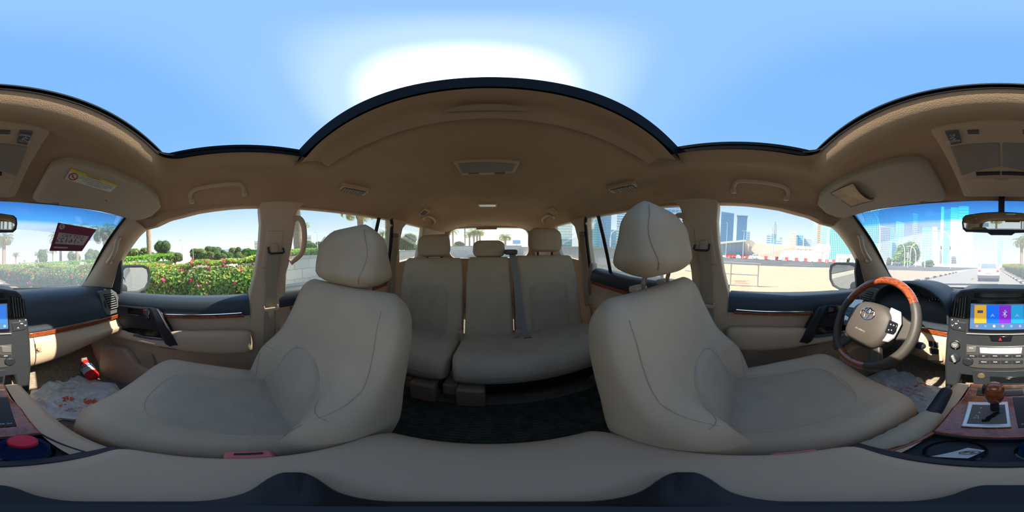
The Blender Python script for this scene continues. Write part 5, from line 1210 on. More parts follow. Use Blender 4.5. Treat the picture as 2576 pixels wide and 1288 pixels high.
def hedge(name, label, P0, P1, w, h, dens, sz, mix, base=0, lump=.10, near=True):
    P0 = V(P0[0], P0[1], 0); P1 = V(P1[0], P1[1], 0); d = P1-P0; L = d.length; d.normalize(); n = V(-d.y, d.x, 0)
    if n.dot(-P0) < 0: n = -n
    t = thing(name, label, 'hedge', (P0.x, P0.y, GZ+.12+base))
    def lum(a, k): return lump*(math.sin(a*1.7+k)+.6*math.sin(a*4.1+k*2)+.4*math.sin(a*9.3+k))
    rings = []
    for i in range(int(L/.4)+2):
        a = min(L, i*.4); c = P0+d*a; k = .78
        rings.append([c+n*(-w*k)+V(0, 0, GZ+base), c+n*(-w*k)+V(0, 0, GZ+base+h*.8), c+n*(-w*.4)+V(0, 0, GZ+base+h*k+lum(a, 1)*.5), c+n*(w*.3)+V(0, 0, GZ+base+h*k+lum(a, 1)*.5), c+n*(w*k+lum(a, 0)*.4)+V(0, 0, GZ+base+h*.78), c+n*(w*k)+V(0, 0, GZ+base+.05)])
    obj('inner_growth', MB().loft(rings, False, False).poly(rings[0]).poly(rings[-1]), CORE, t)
    mbs = {}
    for _ in range(int(L*dens)):
        a = (random.random()**(1.6 if near else 1))*L; c = P0+d*a; f = random.random()
        if f < .55: z = random.uniform(.05, h*.95); off = w*(1.02 if z < h*.75 else 1.02-.35*((z-h*.75)/(h*.25))**2)+lum(a, z*2)*.6; nr = n*1+V(0, 0, .4)
        elif f < .95: z = h+lum(a, 1)*.5+random.uniform(-.05, .05); off = random.uniform(-w, w*.75); nr = V(0, 0, 1)+n*.3
        else: z = random.uniform(.1, h); off = random.uniform(-w, w); a = random.choice((0, L)); c = P0+d*a+d*random.uniform(-.05, .05); nr = d*(1 if a else -1)
        p = c+n*(off+random.uniform(-.06, .05))+V(0, 0, GZ+base+z)
        nr = nr+V(random.uniform(-.8, .8), random.uniform(-.8, .8), random.uniform(-.5, .8))
        hi = (z/h); r = random.random()
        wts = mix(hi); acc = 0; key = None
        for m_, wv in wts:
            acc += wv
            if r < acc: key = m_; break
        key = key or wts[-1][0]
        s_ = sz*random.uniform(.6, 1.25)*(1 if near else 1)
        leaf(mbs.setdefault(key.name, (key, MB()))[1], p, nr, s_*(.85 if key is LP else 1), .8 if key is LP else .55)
        if key is LP:
            for _q in range(3): leaf(mbs[key.name][1], p+V(random.uniform(-1, 1), random.uniform(-1, 1), random.uniform(-1, 1))*s_*1.1, nr+V(random.uniform(-1, 1), random.uniform(-1, 1), random.uniform(-1, 1)), s_*.8, .85)
    for nm, (m_, mb) in mbs.items():
        o = obj('blossom' if m_ is LP else 'leaves', mb, m_, t, smooth=False); o['kind'] = 'stuff'
    return t
random.seed(5)
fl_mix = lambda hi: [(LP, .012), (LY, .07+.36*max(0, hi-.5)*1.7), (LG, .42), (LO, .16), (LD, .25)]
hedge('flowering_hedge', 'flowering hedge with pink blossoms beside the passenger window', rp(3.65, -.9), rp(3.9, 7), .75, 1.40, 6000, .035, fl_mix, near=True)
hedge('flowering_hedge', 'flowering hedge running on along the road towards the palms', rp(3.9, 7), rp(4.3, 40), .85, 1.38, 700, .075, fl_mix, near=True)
br_mix = lambda hi: [(LB, .7), (LG, .25), (LD, .05)]
hedge('trimmed_hedge', 'smooth bright green trimmed hedge behind the flowering hedge', rp(9.3, 3.4), rp(10.5, 9.5), 1.1, 1.86, 1300, .05, br_mix, lump=.03)
hedge('trimmed_hedge', 'low bright green trimmed hedge further on, under the palms', rp(10.3, 10.5), rp(13, 34), 1.6, 1.75, 420, .08, br_mix, lump=.03)
hedge('trimmed_hedge', 'green hedge growing on top of the granite bank', rp(7.6, -1.2), rp(8.2, -9), .5, .55, 1000, .05, lambda hi: [(LB, .55), (LY, .2), (LG, .25)], base=1.2, lump=.03)
hedge('trimmed_hedge', 'pale hedge ahead beside the white car lane', rp(6.3, 42), rp(7.5, 85), 1.5, 1.5, 260, .12, lambda hi: [(LY, .5), (LB, .3), (LG, .2)])
# palms
PF = leafmat('palm_frond', (.20, .27, .10)); PFY = leafmat('palm_frond_pale', (.36, .36, .14)); PT = mat('palm_trunk', (.33, .23, .15), .95, noise=(14, .35), bump=(24, 1, .03)); PFD = mat('dead_frond', (.40, .29, .15), .9)
def frond_mesh(droop, L, nl, m, seed):
    random.seed(seed); mb = MB(); pts = []; a = R_(62); x = z = 0; n = 14
    for i in range(n+1):
        pts.append(V(x, 0, z)); st = L/n; x += math.cos(a)*st; z += math.sin(a)*st; a -= R_(droop)*(.5+i/n)/n*2
    mb.tube(pts, [.022*(1-.85*i/n) for i in range(n+1)], 4)
    for i in range(nl):
        f = .14+.86*i/nl; k = f*n; j = min(int(k), n-1); p = pts[j].lerp(pts[j+1], k-j); t = (pts[j+1]-pts[j]).normalized(); ll = L*.22*math.sin(math.pi*min(1, f*.85+.12))**.7*random.uniform(.85, 1.1)
        for s in (-1, 1):
            d = (t*.75+V(0, s*.8, -.18+random.uniform(-.15, .15))).normalized(); q = p+d*ll+V(0, 0, -ll*.28); w = V(0, 0, 1).cross(d).normalized()*.016
            mb.add([p-w, p+w, p.lerp(q, .55)+w*1.1+V(0, 0, ll*.04), q, p.lerp(q, .55)-w*1.1+V(0, 0, ll*.04)], [(0, 1, 2, 3, 4)])
    me = bpy.data.meshes.new('frond'); me.from_pydata(mb.v, [], mb.f); me.materials.append(m); return me
FM = [frond_mesh(70, 2.2, 34, PF, 1), frond_mesh(105, 2.3, 34, PF, 2), frond_mesh(140, 2.2, 34, PFY, 3), frond_mesh(175, 1.9, 26, PFY, 4)]
def palm(label, px, yc, d, tr=.19, sc=1.0, nf=30, grp=None, seed=0, skirt=True, lean=0.0):
    random.seed(seed+int(px)); c = at_h(px, yc, d); g_ = V(c.x-lean, c.y, GZ)
    t = thing('date_palm', label, 'palm tree', g_, grp)
    pts = crv([g_, g_.lerp(c, .5)+V(lean*.2, 0, 0), c], 22)
    obj('trunk', MB().tube(pts, [tr*(1.25 if i == 0 else 1)*(1+.07*(i % 2))*(1.35 if i > 18 else 1) for i in range(23)], 12), PT, t, ang=20)
    for k in range(nf):
        f = k/nf; me = FM[0 if f < .28 else 1 if f < .6 else 2 if f < .88 else 3]
        o = bpy.data.objects.new('frond', me); C.objects.link(o); o.parent = t; o.location = c-g_+V(0, 0, .05-f*.35)
        o.rotation_euler = (random.uniform(-.12, .12), random.uniform(-.15, .15)-(.35*(1-f)-.1 if f < .3 else 0), k*2.39996+random.uniform(-.2, .2)); s_ = sc*random.uniform(.88, 1.1); o.scale = (s_, s_, s_)
    return t
palm('thick-trunked date palm right behind the granite bank, fronds hanging over', 742, 478, 9.5, .24, 1.1, 34)
palm('date palm with spreading fronds above the passenger headrest', 905, 532, 10.5, .19, .85, 26)
palm('date palm standing close behind the passenger door pillar', 700, 500, 13, .2, 1.0, 26)
palm('tall date palm with a bare trunk above the trimmed hedge', 371, 520, 13, .18, .9, 26)
palm('date palm with a full crown beside the windscreen pillar', 264, 594, 17, .24, 1.05, 30)
palm('date palm with a full crown behind the maroon sticker', 193, 588, 24, .22, 1.25, 28)
palm('slim date palm half hidden by the maroon sticker', 152, 606, 27, .2, 1.2, 24)
palm('date palm with a shaggy crown beside the interior mirror', 10, 606, 27, .3, 1.1, 30)
palm('distant date palm ahead near the lane of the white car', 2570, 614, 34, .3, 1.2, 28)
for k, (px, yc, d) in enumerate(((95, 640, 60), (112, 634, 60), (133, 633, 55), (40, 642, 65))):
    palm('small distant palm beyond the trimmed hedge', px, yc, d, .22, 1.0, 18, 'distant palms beyond the hedge')
palm('slim fan palm far off between the pillar handle and headrest', 769, 568, 42, .16, .75, 16)
palm('slim fan palm far off behind the rear door glass', 962, 588, 46, .16, .75, 16)
for k, (px, yc, d) in enumerate(((1181, 592, 52), (1192, 586, 52), (1200, 590, 54), (1207, 588, 52))):
    palm('palm in a clump seen through the rear window', px, yc, d, .25, 1.2, 20, 'palm clump behind the car')
palm('single palm with a bare leaning trunk at the edge of the rear window', 1139, 585, 44, .2, 1.0, 14)
palm('tall slim pole-like palm seen through the rear window', 1169, 560, 40, .14, .8, 12)
palm('short bushy palm above the middle rear headrest', 1271, 600, 46, .3, 1.2, 30)
# broadleaf trees
def tree(label, px, yt, yb, d, wpx, m1, m2, n=2200, seed=0, grp=None, name='tree'):
    random.seed(seed+int(px)); top = at_h(px, yt, d); r = R_(wpx/PPD)*d*.55; c0 = on_ground(px, d); zb = max(GZ+.1, at_h(px, yb+10, d).z); hz = (top.z-zb)/2
    t = thing(name, label, 'tree', c0, grp)
    obj('trunk', MB().tube([c0, V(c0.x, c0.y, zb+hz*.6)], [r*.07+.06, r*.04+.04], 8), BARK, t)
    lumps = [(V(c0.x+random.uniform(-.62, .62)*r, c0.y+random.uniform(-.62, .62)*r, zb+hz*random.uniform(.3, 1.5)), random.uniform(.4, .62)) for _ in range(12)]
    core = MB()
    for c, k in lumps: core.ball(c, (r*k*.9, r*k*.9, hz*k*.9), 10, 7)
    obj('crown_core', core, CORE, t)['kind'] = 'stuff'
    mbs = [(m1, MB()), (m2, MB())]
    for _ in range(n):
        c, k = random.choice(lumps); q = V(random.gauss(0, 1), random.gauss(0, 1), random.gauss(0, 1)).normalized()
        leaf(mbs[0 if random.random() < .6 else 1][1], c+V(q.x*r*k, q.y*r*k, q.z*hz*k)*random.uniform(.85, 1.15), q+V(0, 0, .3), r*.07*random.uniform(.6, 1.3))
    for m_, mb in mbs: obj('leaves', mb, m_, t, smooth=False)['kind'] = 'stuff'
    return t
tree('leafy green tree behind the traffic lights', 2283, 608, 664, 78, 66, LB, LG)
tree('dark leafy tree behind the trimmed hedge', 410, 604, 645, 34, 40, LG, LD)
tree('round green tree left of the bare palm trunk', 345, 622, 648, 36, 52, LO, LG)
tree('yellowish green shrub tree behind the flowering hedge', 500, 622, 650, 46, 46, LO, LY, 1400)
tree('dark shrub tree beyond the light poles', 538, 616, 648, 52, 42, LD, LG, 1400)
tree('yellow-green tree beside the blue low hall', 590, 618, 646, 60, 30, LY, LO, 1000)
tree('dark green tree in front of the blue low hall', 570, 626, 648, 48, 28, LD, LG, 1000)
tree('pale tree at the edge of the passenger window', 625, 622, 645, 70, 30, LO, LG, 900)
for px_, yt_, d_, w_, lb_ in ((318, 628, 40, 34, 'low dark bush left of the tall bare palm trunk'), (378, 630, 42, 36, 'low bush right of the tall bare palm trunk'), (440, 628, 44, 40, 'low bush below the white lamp post'), (520, 632, 44, 34, 'low bush between the garden light posts'), (555, 634, 44, 30, 'low bush in front of the blue low hall'), (608, 634, 46, 34, 'low bush at the end of the blue low hall'), (640, 628, 46, 26, 'low bush beside the door pillar')):
    tree(lb_, px_, yt_, 648, d_, w_, LD if px_ % 4 else LO, LG, 900, name='bush')
tree('large leafy tree left of the passenger headrest', 846, 574, 640, 30, 74, LG, LO)
tree('dark tree between the fan palm and headrest', 790, 602, 640, 32, 50, LD, LG)
tree('grey-green tree seen through the rear door glass', 945, 600, 634, 36, 70, LD, LG)
tree('grey-green tree seen through the passenger side quarter window', 1030, 586, 632, 42, 60, LD, LG)
tree('pale green tree behind the maroon sticker', 107, 626, 655, 44, 24, LB, LG, 1000)
tree('green tree below the maroon sticker', 190, 627, 660, 38, 34, LB, LG, 1200)
tree('bright tree beside the windscreen pillar', 228, 624, 660, 36, 34, LO, LB, 1200)
tree('low pale bush far off in the rear window', 1152, 606, 630, 50, 30, LO, LG, 800)
tree('low bush beside the traffic signal mast', 2336, 652, 668, 58, 26, LB, LY, 800)
tree('small bush beside the crossing car', 2236, 646, 664, 58, 16, LB, LG, 600)
tree('small round tree in front of the white hall', 2134, 648, 664, 42, 8, LO, LG, 400)

# ------------------------------------------------------------------ city
def bm_(name, c, r=.2, me=.25): return mat(name, c, r, me)
TB = bm_('tower_blue', (.20, .42, .68)); TT = bm_('tower_teal', (.22, .48, .54)); TC = bm_('tower_cyan', (.36, .66, .78)); TG = bm_('tower_green', (.25, .58, .50)); TGR = bm_('tower_grey', (.42, .47, .55), .4); TW = mat('tower_white', (.72, .72, .70), .6); TBE = mat('tower_beige', (.55, .47, .40), .7); TBR = mat('tower_brown', (.32, .22, .18), .6); TS_ = bm_('tower_slate', (.24, .32, .42))
def tower(label, px0, px1, yt, d, body, band, nb=18, nv=4, slant=0.0, cap=None, name='tower', bw=.35, grp=None, deep=None):
    a = at_h(px0, yt, d); b = at_h(px1, yt, d); ztop = (a.z+b.z)/2; A_ = V(a.x, a.y, 0); B_ = V(b.x, b.y, 0); ctr = (A_+B_)/2; W = (B_-A_).length; r = (B_-A_).normalized(); n = V(-r.y, r.x, 0)
    if n.dot(-ctr) < 0: n = -n
    dp = deep or W*.9; t = thing(name, label, 'building', (ctr.x, ctr.y, GZ), grp); H = ztop-GZ
    def P(u, v, z): return ctr+r*u*W*.5-n*v*dp+V(0, 0, GZ+z)
    hs = slant*H
    obj('facade', MB().add([P(-1, 0, 0), P(1, 0, 0), P(1, 1, 0), P(-1, 1, 0), P(-1, 0, H), P(1, 0, H-hs), P(1, 1, H-hs), P(-1, 1, H)], [(3, 2, 1, 0), (4, 5, 6, 7), (0, 1, 5, 4), (1, 2, 6, 5), (2, 3, 7, 6), (3, 0, 4, 7)]), body, t, smooth=False)
    e = max(.25, W*.012)
    for k in range(nb):
        z0 = H*(k+.5)/nb; z1 = z0+H/nb*bw
        if z1 > H-hs: continue
        obj('floor_band', MB().prism([P(-1, 0, z0)-r*e+n*e, P(1, 0, z0)+r*e+n*e, P(1, 1, z0)+r*e-n*e, P(-1, 1, z0)-r*e-n*e], (0, 0, z1-z0)), band, t, smooth=False)
    for k in range(nv):
        u = lerp(-1, 1, (k+.5)/nv) if nv > 1 else 0
        obj('mullion', MB().box(P(u, 0, (H-hs)/2)+n*e, (e*1.6, e*1.6, H-hs)), band, t, smooth=False)
    if cap: obj('roof_cap', MB().prism([P(-1.15, -.1, H*1.0), P(1.15, -.1, H*1.0), P(1.15, 1, H*1.0), P(-1.15, 1, H*1.0)], (0, 0, H*.03)), cap, t, smooth=False)
    return t
tower('blue twin tower with a slanted roof beside the door pillar', 1815, 1847, 533, 640, TB, TS_, 24, 7, .03, None)
tower('blue twin tower with an overhanging roof cap', 1855, 1880, 545, 640, TB, TS_, 24, 6, 0, TS_)
tower('pale narrow block behind the capped twin tower', 1879, 1887, 582, 720, TC, TW, 10, 2)
tower('small blue tower left of the spindle tower', 1929, 1943, 590, 640, TB, TW, 10, 3)
tower('teal tower behind the spindle light', 1942, 1954, 588, 780, TT, TC, 12, 2)
tower('low blue slab beside the spindle tower', 1953, 1963, 603, 560, TB, TW, 8, 2)
tower('grey slab with a pointed roof beside the low blue slab', 1961, 1968, 596, 620, TGR, TW, 8, 2, .04)
tower('pale stone tower with glass front in the distance', 1989, 2004, 583, 520, TBE, TW, 10, 4)
tower('rounded blue block beside the pale stone tower', 2003, 2021, 591, 540, TB, TC, 12, 3)
tower('blue slab with a flat roof above the long hall', 2023, 2042, 600, 560, TB, TW, 10, 5)
tower('pale glass tower beside the brown shaft', 2047, 2059, 548, 650, TC, TW, 20, 2)
tower('brown tower shaft beside the green tower', 2058, 2067, 553, 560, TBR, TBE, 22, 2)
tower('green glass tower with white edges', 2066, 2082, 548, 430, TG, TW, 24, 2, bw=.2)
tower('wide green lattice building behind the side mirror', 2088, 2152, 560, 280, TG, TC, 22, 14, bw=.2)
tower('tall dark teal tower beside the windscreen pillar', 2158, 2213, 505, 250, TT, TC, 30, 12, bw=.18)
tower('grey stepped tower behind the crossing car', 2213, 2240, 568, 420, TGR, TS_, 20, 7, .05)
tower('slim blue tower behind the grey stepped tower', 2238, 2250, 573, 580, TB, TC, 18, 2)
tower('low blue tower left of the leafy tree', 2245, 2258, 601, 470, TB, TC, 10, 3)
tower('cyan tower with a sloped roof above the leafy tree', 2255, 2275, 555, 520, TC, TB, 22, 2, .06, bw=.15)
tower('tall grey needle tower behind the leafy tree', 2297, 2309, 536, 620, TGR, TS_, 26, 2, .02)
tower('slate office block behind the leafy tree', 2285, 2315, 606, 560, TS_, TGR, 8, 8)
tower('cyan office tower with striped floors', 2321, 2346, 572, 350, TC, TT, 14, 3)
tower('white stair tower joined to the cyan office tower', 2345, 2358, 571, 440, TW, TGR, 8, 2, bw=.12)
tower('deep blue tower between white shafts', 2375, 2392, 526, 420, TB, TB, 20, 1)
tower('white shaft left of the deep blue tower', 2368, 2375, 520, 500, TW, TW, 4, 1)
tower('white balcony tower right of the deep blue tower', 2392, 2411, 522, 540, TW, TGR, 28, 3, bw=.25)
tower('white gridded tower behind the interior mirror', 2412, 2437, 519, 460, TW, TC, 18, 5, bw=.4)
tower('pale cyan tower below the interior mirror', 2437, 2448, 574, 470, TC, TW, 12, 2)
tower('distant round blue tower above the white car', 2509, 2523, 604, 640, TB, TC, 14, 1)
tower('teal tower seen through the driver side quarter window', 1392, 1440, 530, 330, TT, TW, 14, 6)
tower('pale curved-looking tower at the end of the rear door glass', 1474, 1489, 520, 300, TW, TT, 12, 3)
tower('grey teal tower behind the glass divider bar', 1488, 1512, 500, 430, TT, TC, 22, 4)
tower('tall pale blue tower right of the divider bar', 1511, 1540, 470, 390, TGR, TB, 26, 8)
tower('low cyan block beside the striped blue tower', 1538, 1553, 578, 420, TC, TW, 6, 3)
tower('blue and white striped tower left of the driver headrest', 1553, 1583, 528, 330, TB, TW, 16, 2, bw=.5)
tower('white striped tower behind the striped blue tower', 1582, 1608, 488, 420, TW, TB, 24, 2, bw=.35)
tower('deep blue slab behind the driver headrest', 1608, 1640, 470, 360, TB, TC, 20, 3)
tower('bright blue tower over the driver headrest', 1645, 1668, 470, 300, TB, TW, 16, 2, bw=.2)
tower('tan tower edge over the driver headrest', 1668, 1676, 470, 420, TBE, TBR, 16, 1)
tower('blue grid tower beside the driver door pillar', 1676, 1716, 480, 320, TB, TW, 14, 4, bw=.2)
tower('stepped pale hotel behind the thick palm trunk', 738, 782, 592, 150, TBE, TW, 5, 2, bw=.5)
tower('long low blue hall beyond the trees', 548, 622, 627, 130, TB, TW, 2, 6, name='hall')
tower('white low building beyond the tall palm', 320, 345, 632, 160, TW, TBE, 2, 3, name='hall')
tower('pale office at the edge of the passenger window', 640, 664, 606, 170, TBE, TW, 5, 3)
tower('white site boards wall at the side mirror', 2105, 2150, 640, 75, TW, TW, 1, 4, name='hall')
tower('white cube hall at the end of the long stone hall', 2049, 2088, 614, 120, TW, TW, 1, 1, name='hall')
tower('long pale stone hall with a flat roof', 1998, 2052, 619, 190, TBE, TW, 2, 5, name='hall')
# convention hall: dark glass front under a wide roof, sloping stone wings
hl = thing('exhibition_hall', 'low hall with a dark glass front, wide white roof and sloping stone wing', 'building', on_ground(1850, 140))
def hp_(px, py, d): return at_h(px, py, d)
gq = [(1812, 640), (1872, 640), (1872, 607), (1812, 612)]
def wallp(L, d, th, m, nm, par): 
    pts = [at_h(x, y, d) for x, y in L]; v = V(pts[0].x, pts[0].y, 0).normalized()*th
    return obj(nm, MB().prism(pts, v), m, par, smooth=False)
wallp([(1812, 652), (1872, 652), (1872, 607), (1812, 612)], 140, 20, TS_, 'glass_front', hl)
for k in range(6): wallp([(1816+k*10, 652), (1816.8+k*10, 652), (1816.8+k*10, 609), (1816+k*10, 609)], 139.5, .4, TGR, 'mullion', hl)
wallp([(1808, 609), (1875, 603), (1877, 607), (1808, 613)], 132, 26, TW, 'roof_slab', hl)
wallp([(1870, 652), (2000, 652), (2000, 621), (1960, 616), (1925, 612), (1900, 611), (1890, 604), (1872, 605)], 141, 30, TBE, 'stone_wing', hl)
wallp([(1881, 631), (1884, 631), (1885, 614), (1880, 614)], 140.5, .3, KW, 'gap_panel', hl)
# barriers
BRR = mat('barrier_red', (.62, .10, .10), .6); BRW = mat('barrier_white', (.75, .74, .72), .6)
bpx = [(1829, 1), (1838, 1), (1847, 1), (1857, 0), (1868, 1), (1879, 1), (1889, 0), (1899, 0), (1909, 0), (1927, 1), (1941, 0), (1954, 1), (1967, 0), (1979, 1), (1991, 0), (2004, 1), (2015, 0), (2027, 1), (2038, 0), (2050, 0), (2063, 1), (2081, 1), (2098, 1)]
pm = {}
for px, rd in bpx:
    q = on_ground(px, 60.5); al = math.atan2(q.x, q.y)
    prof = [(-.35, 0), (-.35, .3), (-.15, .6), (-.12, 1.25), (.12, 1.25), (.15, .6), (.35, .3), (.35, 0)]
    if rd not in pm:
        me_ob = obj('traffic_barrier', MB().loft([[V(x, y, z+GZ) for y, z in prof] for x in (-.62, -.60, .60, .62)], True, True), BRR if rd else BRW)
        pm[rd] = me_ob; o = me_ob
    else: o = pm[rd].copy(); C.objects.link(o)
    o.location = (q.x, q.y, .0); o.rotation_euler = (0, 0, -al)
    tag(o, '%s plastic traffic barrier at the far kerb' % ('red' if rd else 'white'), 'barrier', 'red and white barriers')
# railing on the pavement
STEEL = mat('galvanised_steel', (.45, .47, .47), .4, .6)
rg = thing('guard_railing', 'galvanised tube railing on the brick pavement', 'railing', V(-6.9, 0, GZ+.14))
def rz(h): return GZ+.14+h
obj('rail', MB().tube(crv([V(-6.9, -2.6, rz(.99)), V(-6.9, .45, rz(.99)), V(-6.9, .56, rz(.96)), V(-6.9, .60, rz(.88))], 14), .03, 8), STEEL, rg)
obj('rail', MB().tube([V(-6.9, -2.6, rz(.50)), V(-6.9, .60, rz(.50))], .024, 8), STEEL, rg)
for y in (.60, -.56, -1.9): obj('post', MB().tube([V(-6.9, y, rz(0)), V(-6.9, y, rz(.90 if y == .60 else .98))], .03, 8), STEEL, rg)
# lamps, masts, signals
PW = mat('pole_white', (.72, .73, .73), .5)
def arc_lamp(label, px, yt, d, side, arm, grp='white arched street lamps'):
    b0 = on_ground(px, d); z1 = at_h(px, yt, d).z; r = V(b0.y, -b0.x, 0).normalized()*side
    t = thing('street_lamp', label, 'street lamp', b0, grp); H = z1-GZ
    obj('pole', MB().tube(crv([b0, b0+V(0, 0, H*.55), b0+V(0, 0, H*.85)+r*arm*.15, b0+V(0, 0, H)+r*arm*.6, b0+V(0, 0, H*.98)+r*arm], 18), [max(.10, d*.0028)*(1-.4*i/18) for i in range(19)], 8), PW, t)
    obj('lamp_head', MB().ball(b0+V(0, 0, H*.98)+r*arm, (max(.35, d*.006), .3, .16), 10, 6), PW, t)
for px, yt, d, sd, am, nm in ((2276, 610, 55, -1, 3.4, 'white arched street lamp in front of the leafy tree'), (2304, 620, 55, -1, 3.0, 'white arched street lamp right of the leafy tree'), (2290, 612, 60, 1, 3.0, 'white arched street lamp beside the signal head'), (2352, 628, 60, -1, 3.4, 'white arched street lamp at the office tower'), (2392, 580, 48, -1, 5.0, 'tall white arched street lamp before the deep blue tower'), (2384, 636, 64, 1, 2.5, 'low white arched street lamp near the junction'), (2520, 618, 70, -1, 4.0, 'white arched street lamp above the white car'), (2212, 530, 30, -1, 3.5, 'very tall white arched lamp crossing the tint band'), (1488, 540, 60, 1, 5, 'pale arched lamp behind the rear door glass'), (1534, 575, 70, 1, 6, 'pale arched lamp right of the glass divider')):
    arc_lamp(nm, px, yt, d, sd, am)
def pole(name, label, px, yt, d, r, heads=0, grp=None, m=None):
    b0 = on_ground(px, d); z1 = at_h(px, yt, d).z; t = thing(name, label, 'light pole', b0, grp)
    obj('pole', MB().tube([b0, V(b0.x, b0.y, z1)], [r, r*.7], 8), m or PW, t)
    rr_ = V(b0.y, -b0.x, 0).normalized()
    for k in range(heads):
        s = (k % 2)*2-1; obj('lamp_head', MB().box(V(b0.x, b0.y, z1)+rr_*s*r*5, (r*7, r*3, r*1.6)), m or PW, t)
    return t
pole('light_pole', 'tall white pole left of a pair beyond the barriers', 1937, 588, 59.5, .13)
pole('light_pole', 'white pole right of a pair with the spindle light', 1944, 560, 59, .13)
pole('light_pole', 'slim pole with a double lamp before the capped tower', 1869, 580, 52, .10, 2)
pole('light_pole', 'thin pole beside the door pillar before the slanted tower', 1826, 560, 60, .08, 1)
pole('light_pole', 'thin arched mast before the pale stone tower', 2003, 590, 70, .10, 1)
pole('light_pole', 'white mast with a panel before the green tower', 2081, 575, 55, .10, 2)
pole('light_pole', 'white lamp post above the trimmed hedge', 460, 604, 24, .055, 1)
pole('light_pole', 'short white post between two garden trees', 486, 622, 26, .045)
pole('light_pole', 'white garden post with arms left of the large leafy tree', 800, 584, 22, .05, 1)
sp_t = thing('spindle_light', 'spindle shaped lattice light on top of the white pole', 'light', at_h(1948, 600, 59))
a_ = at_h(1948, 600, 58.8); zt_ = at_h(1948, 557, 58.8).z
obj('spine', MB().tube([a_, V(a_.x, a_.y, zt_)], .07, 6), STEEL, sp_t)
for k in range(12):
    f = (k+.5)/12; rr_ = .85*math.sin(math.pi*(f*.85+.1))
    obj('hoop', MB().tube([V(a_.x+rr_*math.cos(q*math.pi/8), a_.y+rr_*math.sin(q*math.pi/8), lerp(a_.z, zt_, f)+.12*math.cos(q*math.pi/8)) for q in range(16)], .05, 4, closed=True), STEEL, sp_t)
sg = thing('traffic_signal', 'white signal mast with a long arm at the junction', 'traffic signal', on_ground(2327, 52))
b0 = on_ground(2327, 52); z1 = at_h(2327, 622, 52).z; e1_ = at_h(2392, 622, 52)
obj('mast', MB().tube([b0, V(b0.x, b0.y, z1)], .16, 8), PW, sg); obj('mast_arm', MB().tube([V(b0.x, b0.y, z1), V(e1_.x, e1_.y, z1)], .12, 8), PW, sg)
for f in (.62, .98):
    q = V(b0.x, b0.y, z1).lerp(V(e1_.x, e1_.y, z1), f); obj('signal_head', MB().box(q, (.4, .3, 1.0)), BLK, sg, bevel=.05)
sg = thing('traffic_signal', 'small signal head on a post before the leafy tree', 'traffic signal', on_ground(2284, 44))
b0 = on_ground(2284, 44); z1 = at_h(2284, 642, 44).z
obj('mast', MB().tube([b0, V(b0.x, b0.y, z1)], .08, 8), PW, sg); obj('signal_head', MB().box(V(b0.x, b0.y, z1), (.62, .3, 1.5)), PW, sg, bevel=.05)
for k in range(3): obj('lens', MB().ball(V(b0.x, b0.y, z1+(k-1)*.45)*.996, (.17, .17, .17), 8, 6), BLK, sg)
# tents and a sign behind
tn = thing('marquee_tent', 'white marquee tent with a pitched roof beyond the barriers', 'tent', on_ground(1985, 95))
wallp([(1962, 656), (2048, 656), (2048, 632), (1990, 630), (1968, 631), (1955, 656)], 95, 10, TW, 'canvas', tn)
wallp([(2009, 645), (2030, 645), (2030, 635), (2009, 635)], 94.8, .2, TGR, 'opening', tn)
tn = thing('blue_sign', 'small blue board seen through the rear window', 'sign', on_ground(1300, 60))
wallp([(1290, 614), (1309, 614), (1309, 604), (1290, 604)], 60, .3, TB, 'board', tn); obj('post', MB().tube([on_ground(1300, 60.4), at_h(1300, 614, 60.4)], .12, 6), STEEL, tn)

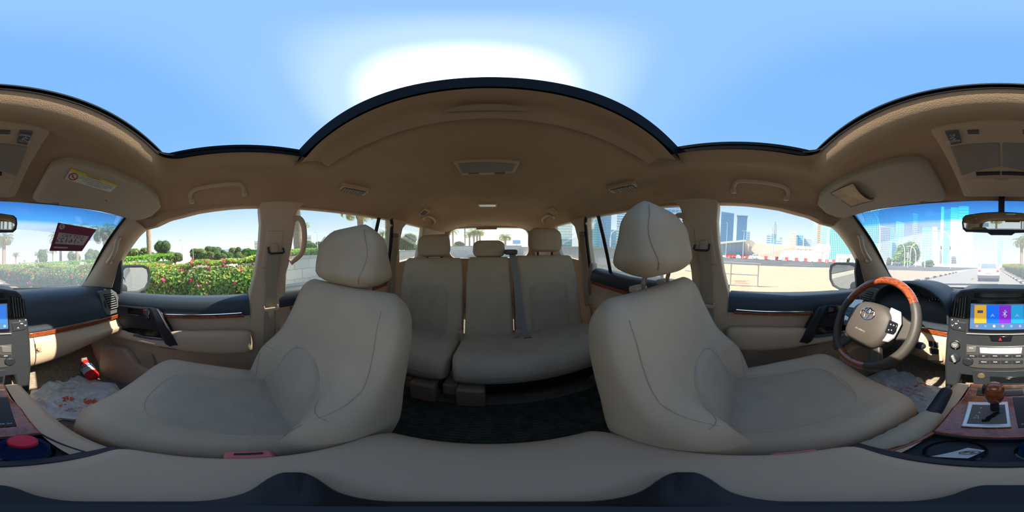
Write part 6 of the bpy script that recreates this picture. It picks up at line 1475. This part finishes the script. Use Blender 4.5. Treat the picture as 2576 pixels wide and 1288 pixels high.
# ------------------------------------------------------------------ vehicles
TYRE = mat('tyre', (.02, .02, .02), .8); TAIL = mat('tail_lamp', (.45, .03, .03), .2); DKG = mat('dark_glass', (.10, .15, .20), .08)
def suv(name, label, pos, head, paint, L=4.7, W=1.9, H=1.75):
    t = thing(name, label, 'car', pos); M = Matrix.Translation(Vector(pos)) @ Matrix.Rotation(head, 4, 'Z'); w_ = W/2
    def sec(y, pts): return [V(x, y, z) for x, z in pts]
    def S(y, wb, zb, zs, wt, zt): 
        r = [(wb*.92, zb), (wb, zb+.12), (wb, zs-.08), (wb*.97, zs), (wt, zt-.08), (wt*.9, zt)]; return [V(x, y, z) for x, z in r]+[V(-x, y, z) for x, z in r[::-1]]
    rings = [S(-L/2, w_*.88, .50, .92, w_*.80, 1.0), S(-L/2+.08, w_*.97, .36, 1.0, w_*.82, 1.10), S(-L/2+.30, w_, .32, 1.05, w_*.80, H*.90), S(-L/2+.7, w_, .30, 1.05, w_*.78, H*.985), S(0, w_, .30, 1.05, w_*.78, H), S(L*.16, w_, .30, 1.04, w_*.76, H*.96), S(L*.30, w_, .30, 1.02, w_*.82, 1.08), S(L*.46, w_*.95, .32, .90, w_*.8, .95), S(L/2, w_*.85, .45, .75, w_*.7, .8)]
    ob = lambda nm, mb, m, **k: obj(nm, mb.xf(M), m, t, **k)
    ob('car_body', MB().loft(rings, True, True), paint, sub=1)
    ob('rear_window', MB().prism([V(x*w_, -L/2+y, z) for x, y, z in ((-.70, .105, 1.10), (.70, .105, 1.10), (.64, .27, H*.87), (-.64, .27, H*.87))], (0, -.03, .012)), DKG, bevel=.01)
    ob('rear_bumper', MB().box((0, -L/2+.03, .42), (W*.96, .16, .28)), mat('bumper_'+name, (.06, .06, .06), .6), bevel=.04)
    ob('number_plate', MB().box((0, -L/2-.06, .80), (.48, .02, .12)), WHITE)
    for s in (-1, 1):
        ob('tail_lamp', MB().box((s*w_*.80, -L/2+.03, .93), (.22, .10, .14)), TAIL, bevel=.02)
        ob('side_window', MB().prism([V(s*w_*.93, y, z) for y, z in ((-1.9, 1.10), (1.2, 1.08), (.6, H*.88), (-1.6, H*.88))], (s*.0-.03*s, 0, 0)), DKG)
        ob('door_mirror', MB().box((s*(w_+.12), .95, 1.12), (.22, .12, .16)), paint, bevel=.03)
        for y in (-L*.30, L*.30):
            ob('wheel', MB().rev([(.20, -.11), (.36, -.10), (.37, 0), (.36, .10), (.20, .11)], (s*w_*.86, y, .37), 'X', 20), TYRE)
    return t
q = on_ground(2483, 13.6); suv('suv', 'white off-road car waiting ahead in the lane', (q.x, q.y+2.35, GZ), -ra, mat('suv_white', (.78, .78, .77), .25, coat=.5))
q = on_ground(2256, 62); suv('sedan', 'dark car crossing the junction ahead', (q.x, q.y, GZ), R_(62), mat('sedan_dark', (.10, .10, .12), .25, coat=.5), 4.6, 1.8, 1.45)
q = on_ground(1901, 69); suv('van', 'white van parked behind the barriers', (q.x, q.y, GZ), R_(70), mat('van_white', (.72, .73, .74), .3), 4.4, 1.8, 1.9)
q = on_ground(66, 46); tk = thing('box_truck', 'white box truck parked beyond the flowering hedge', 'truck', (q.x, q.y, GZ))
obj('cargo_box', MB().box((q.x+1.3, q.y, GZ+1.75), (3.6, 2.2, 1.9)), TW, tk, bevel=.05); obj('cab', MB().box((q.x-1.3, q.y, GZ+1.35), (1.4, 2.0, 1.6)), TGR, tk, bevel=.15)
for x in (-1.2, 2.0): obj('wheel', MB().rev([(.25, -.12), (.45, -.11), (.45, .11), (.25, .12)], (q.x+x, q.y-1.0, GZ+.45), 'Y', 16), TYRE, tk)
# ------------------------------------------------------------------ lift the whole place so that the road lies at z = 0
for o in list(C.objects):
    if o.parent is None: o.location.z += CAMZ
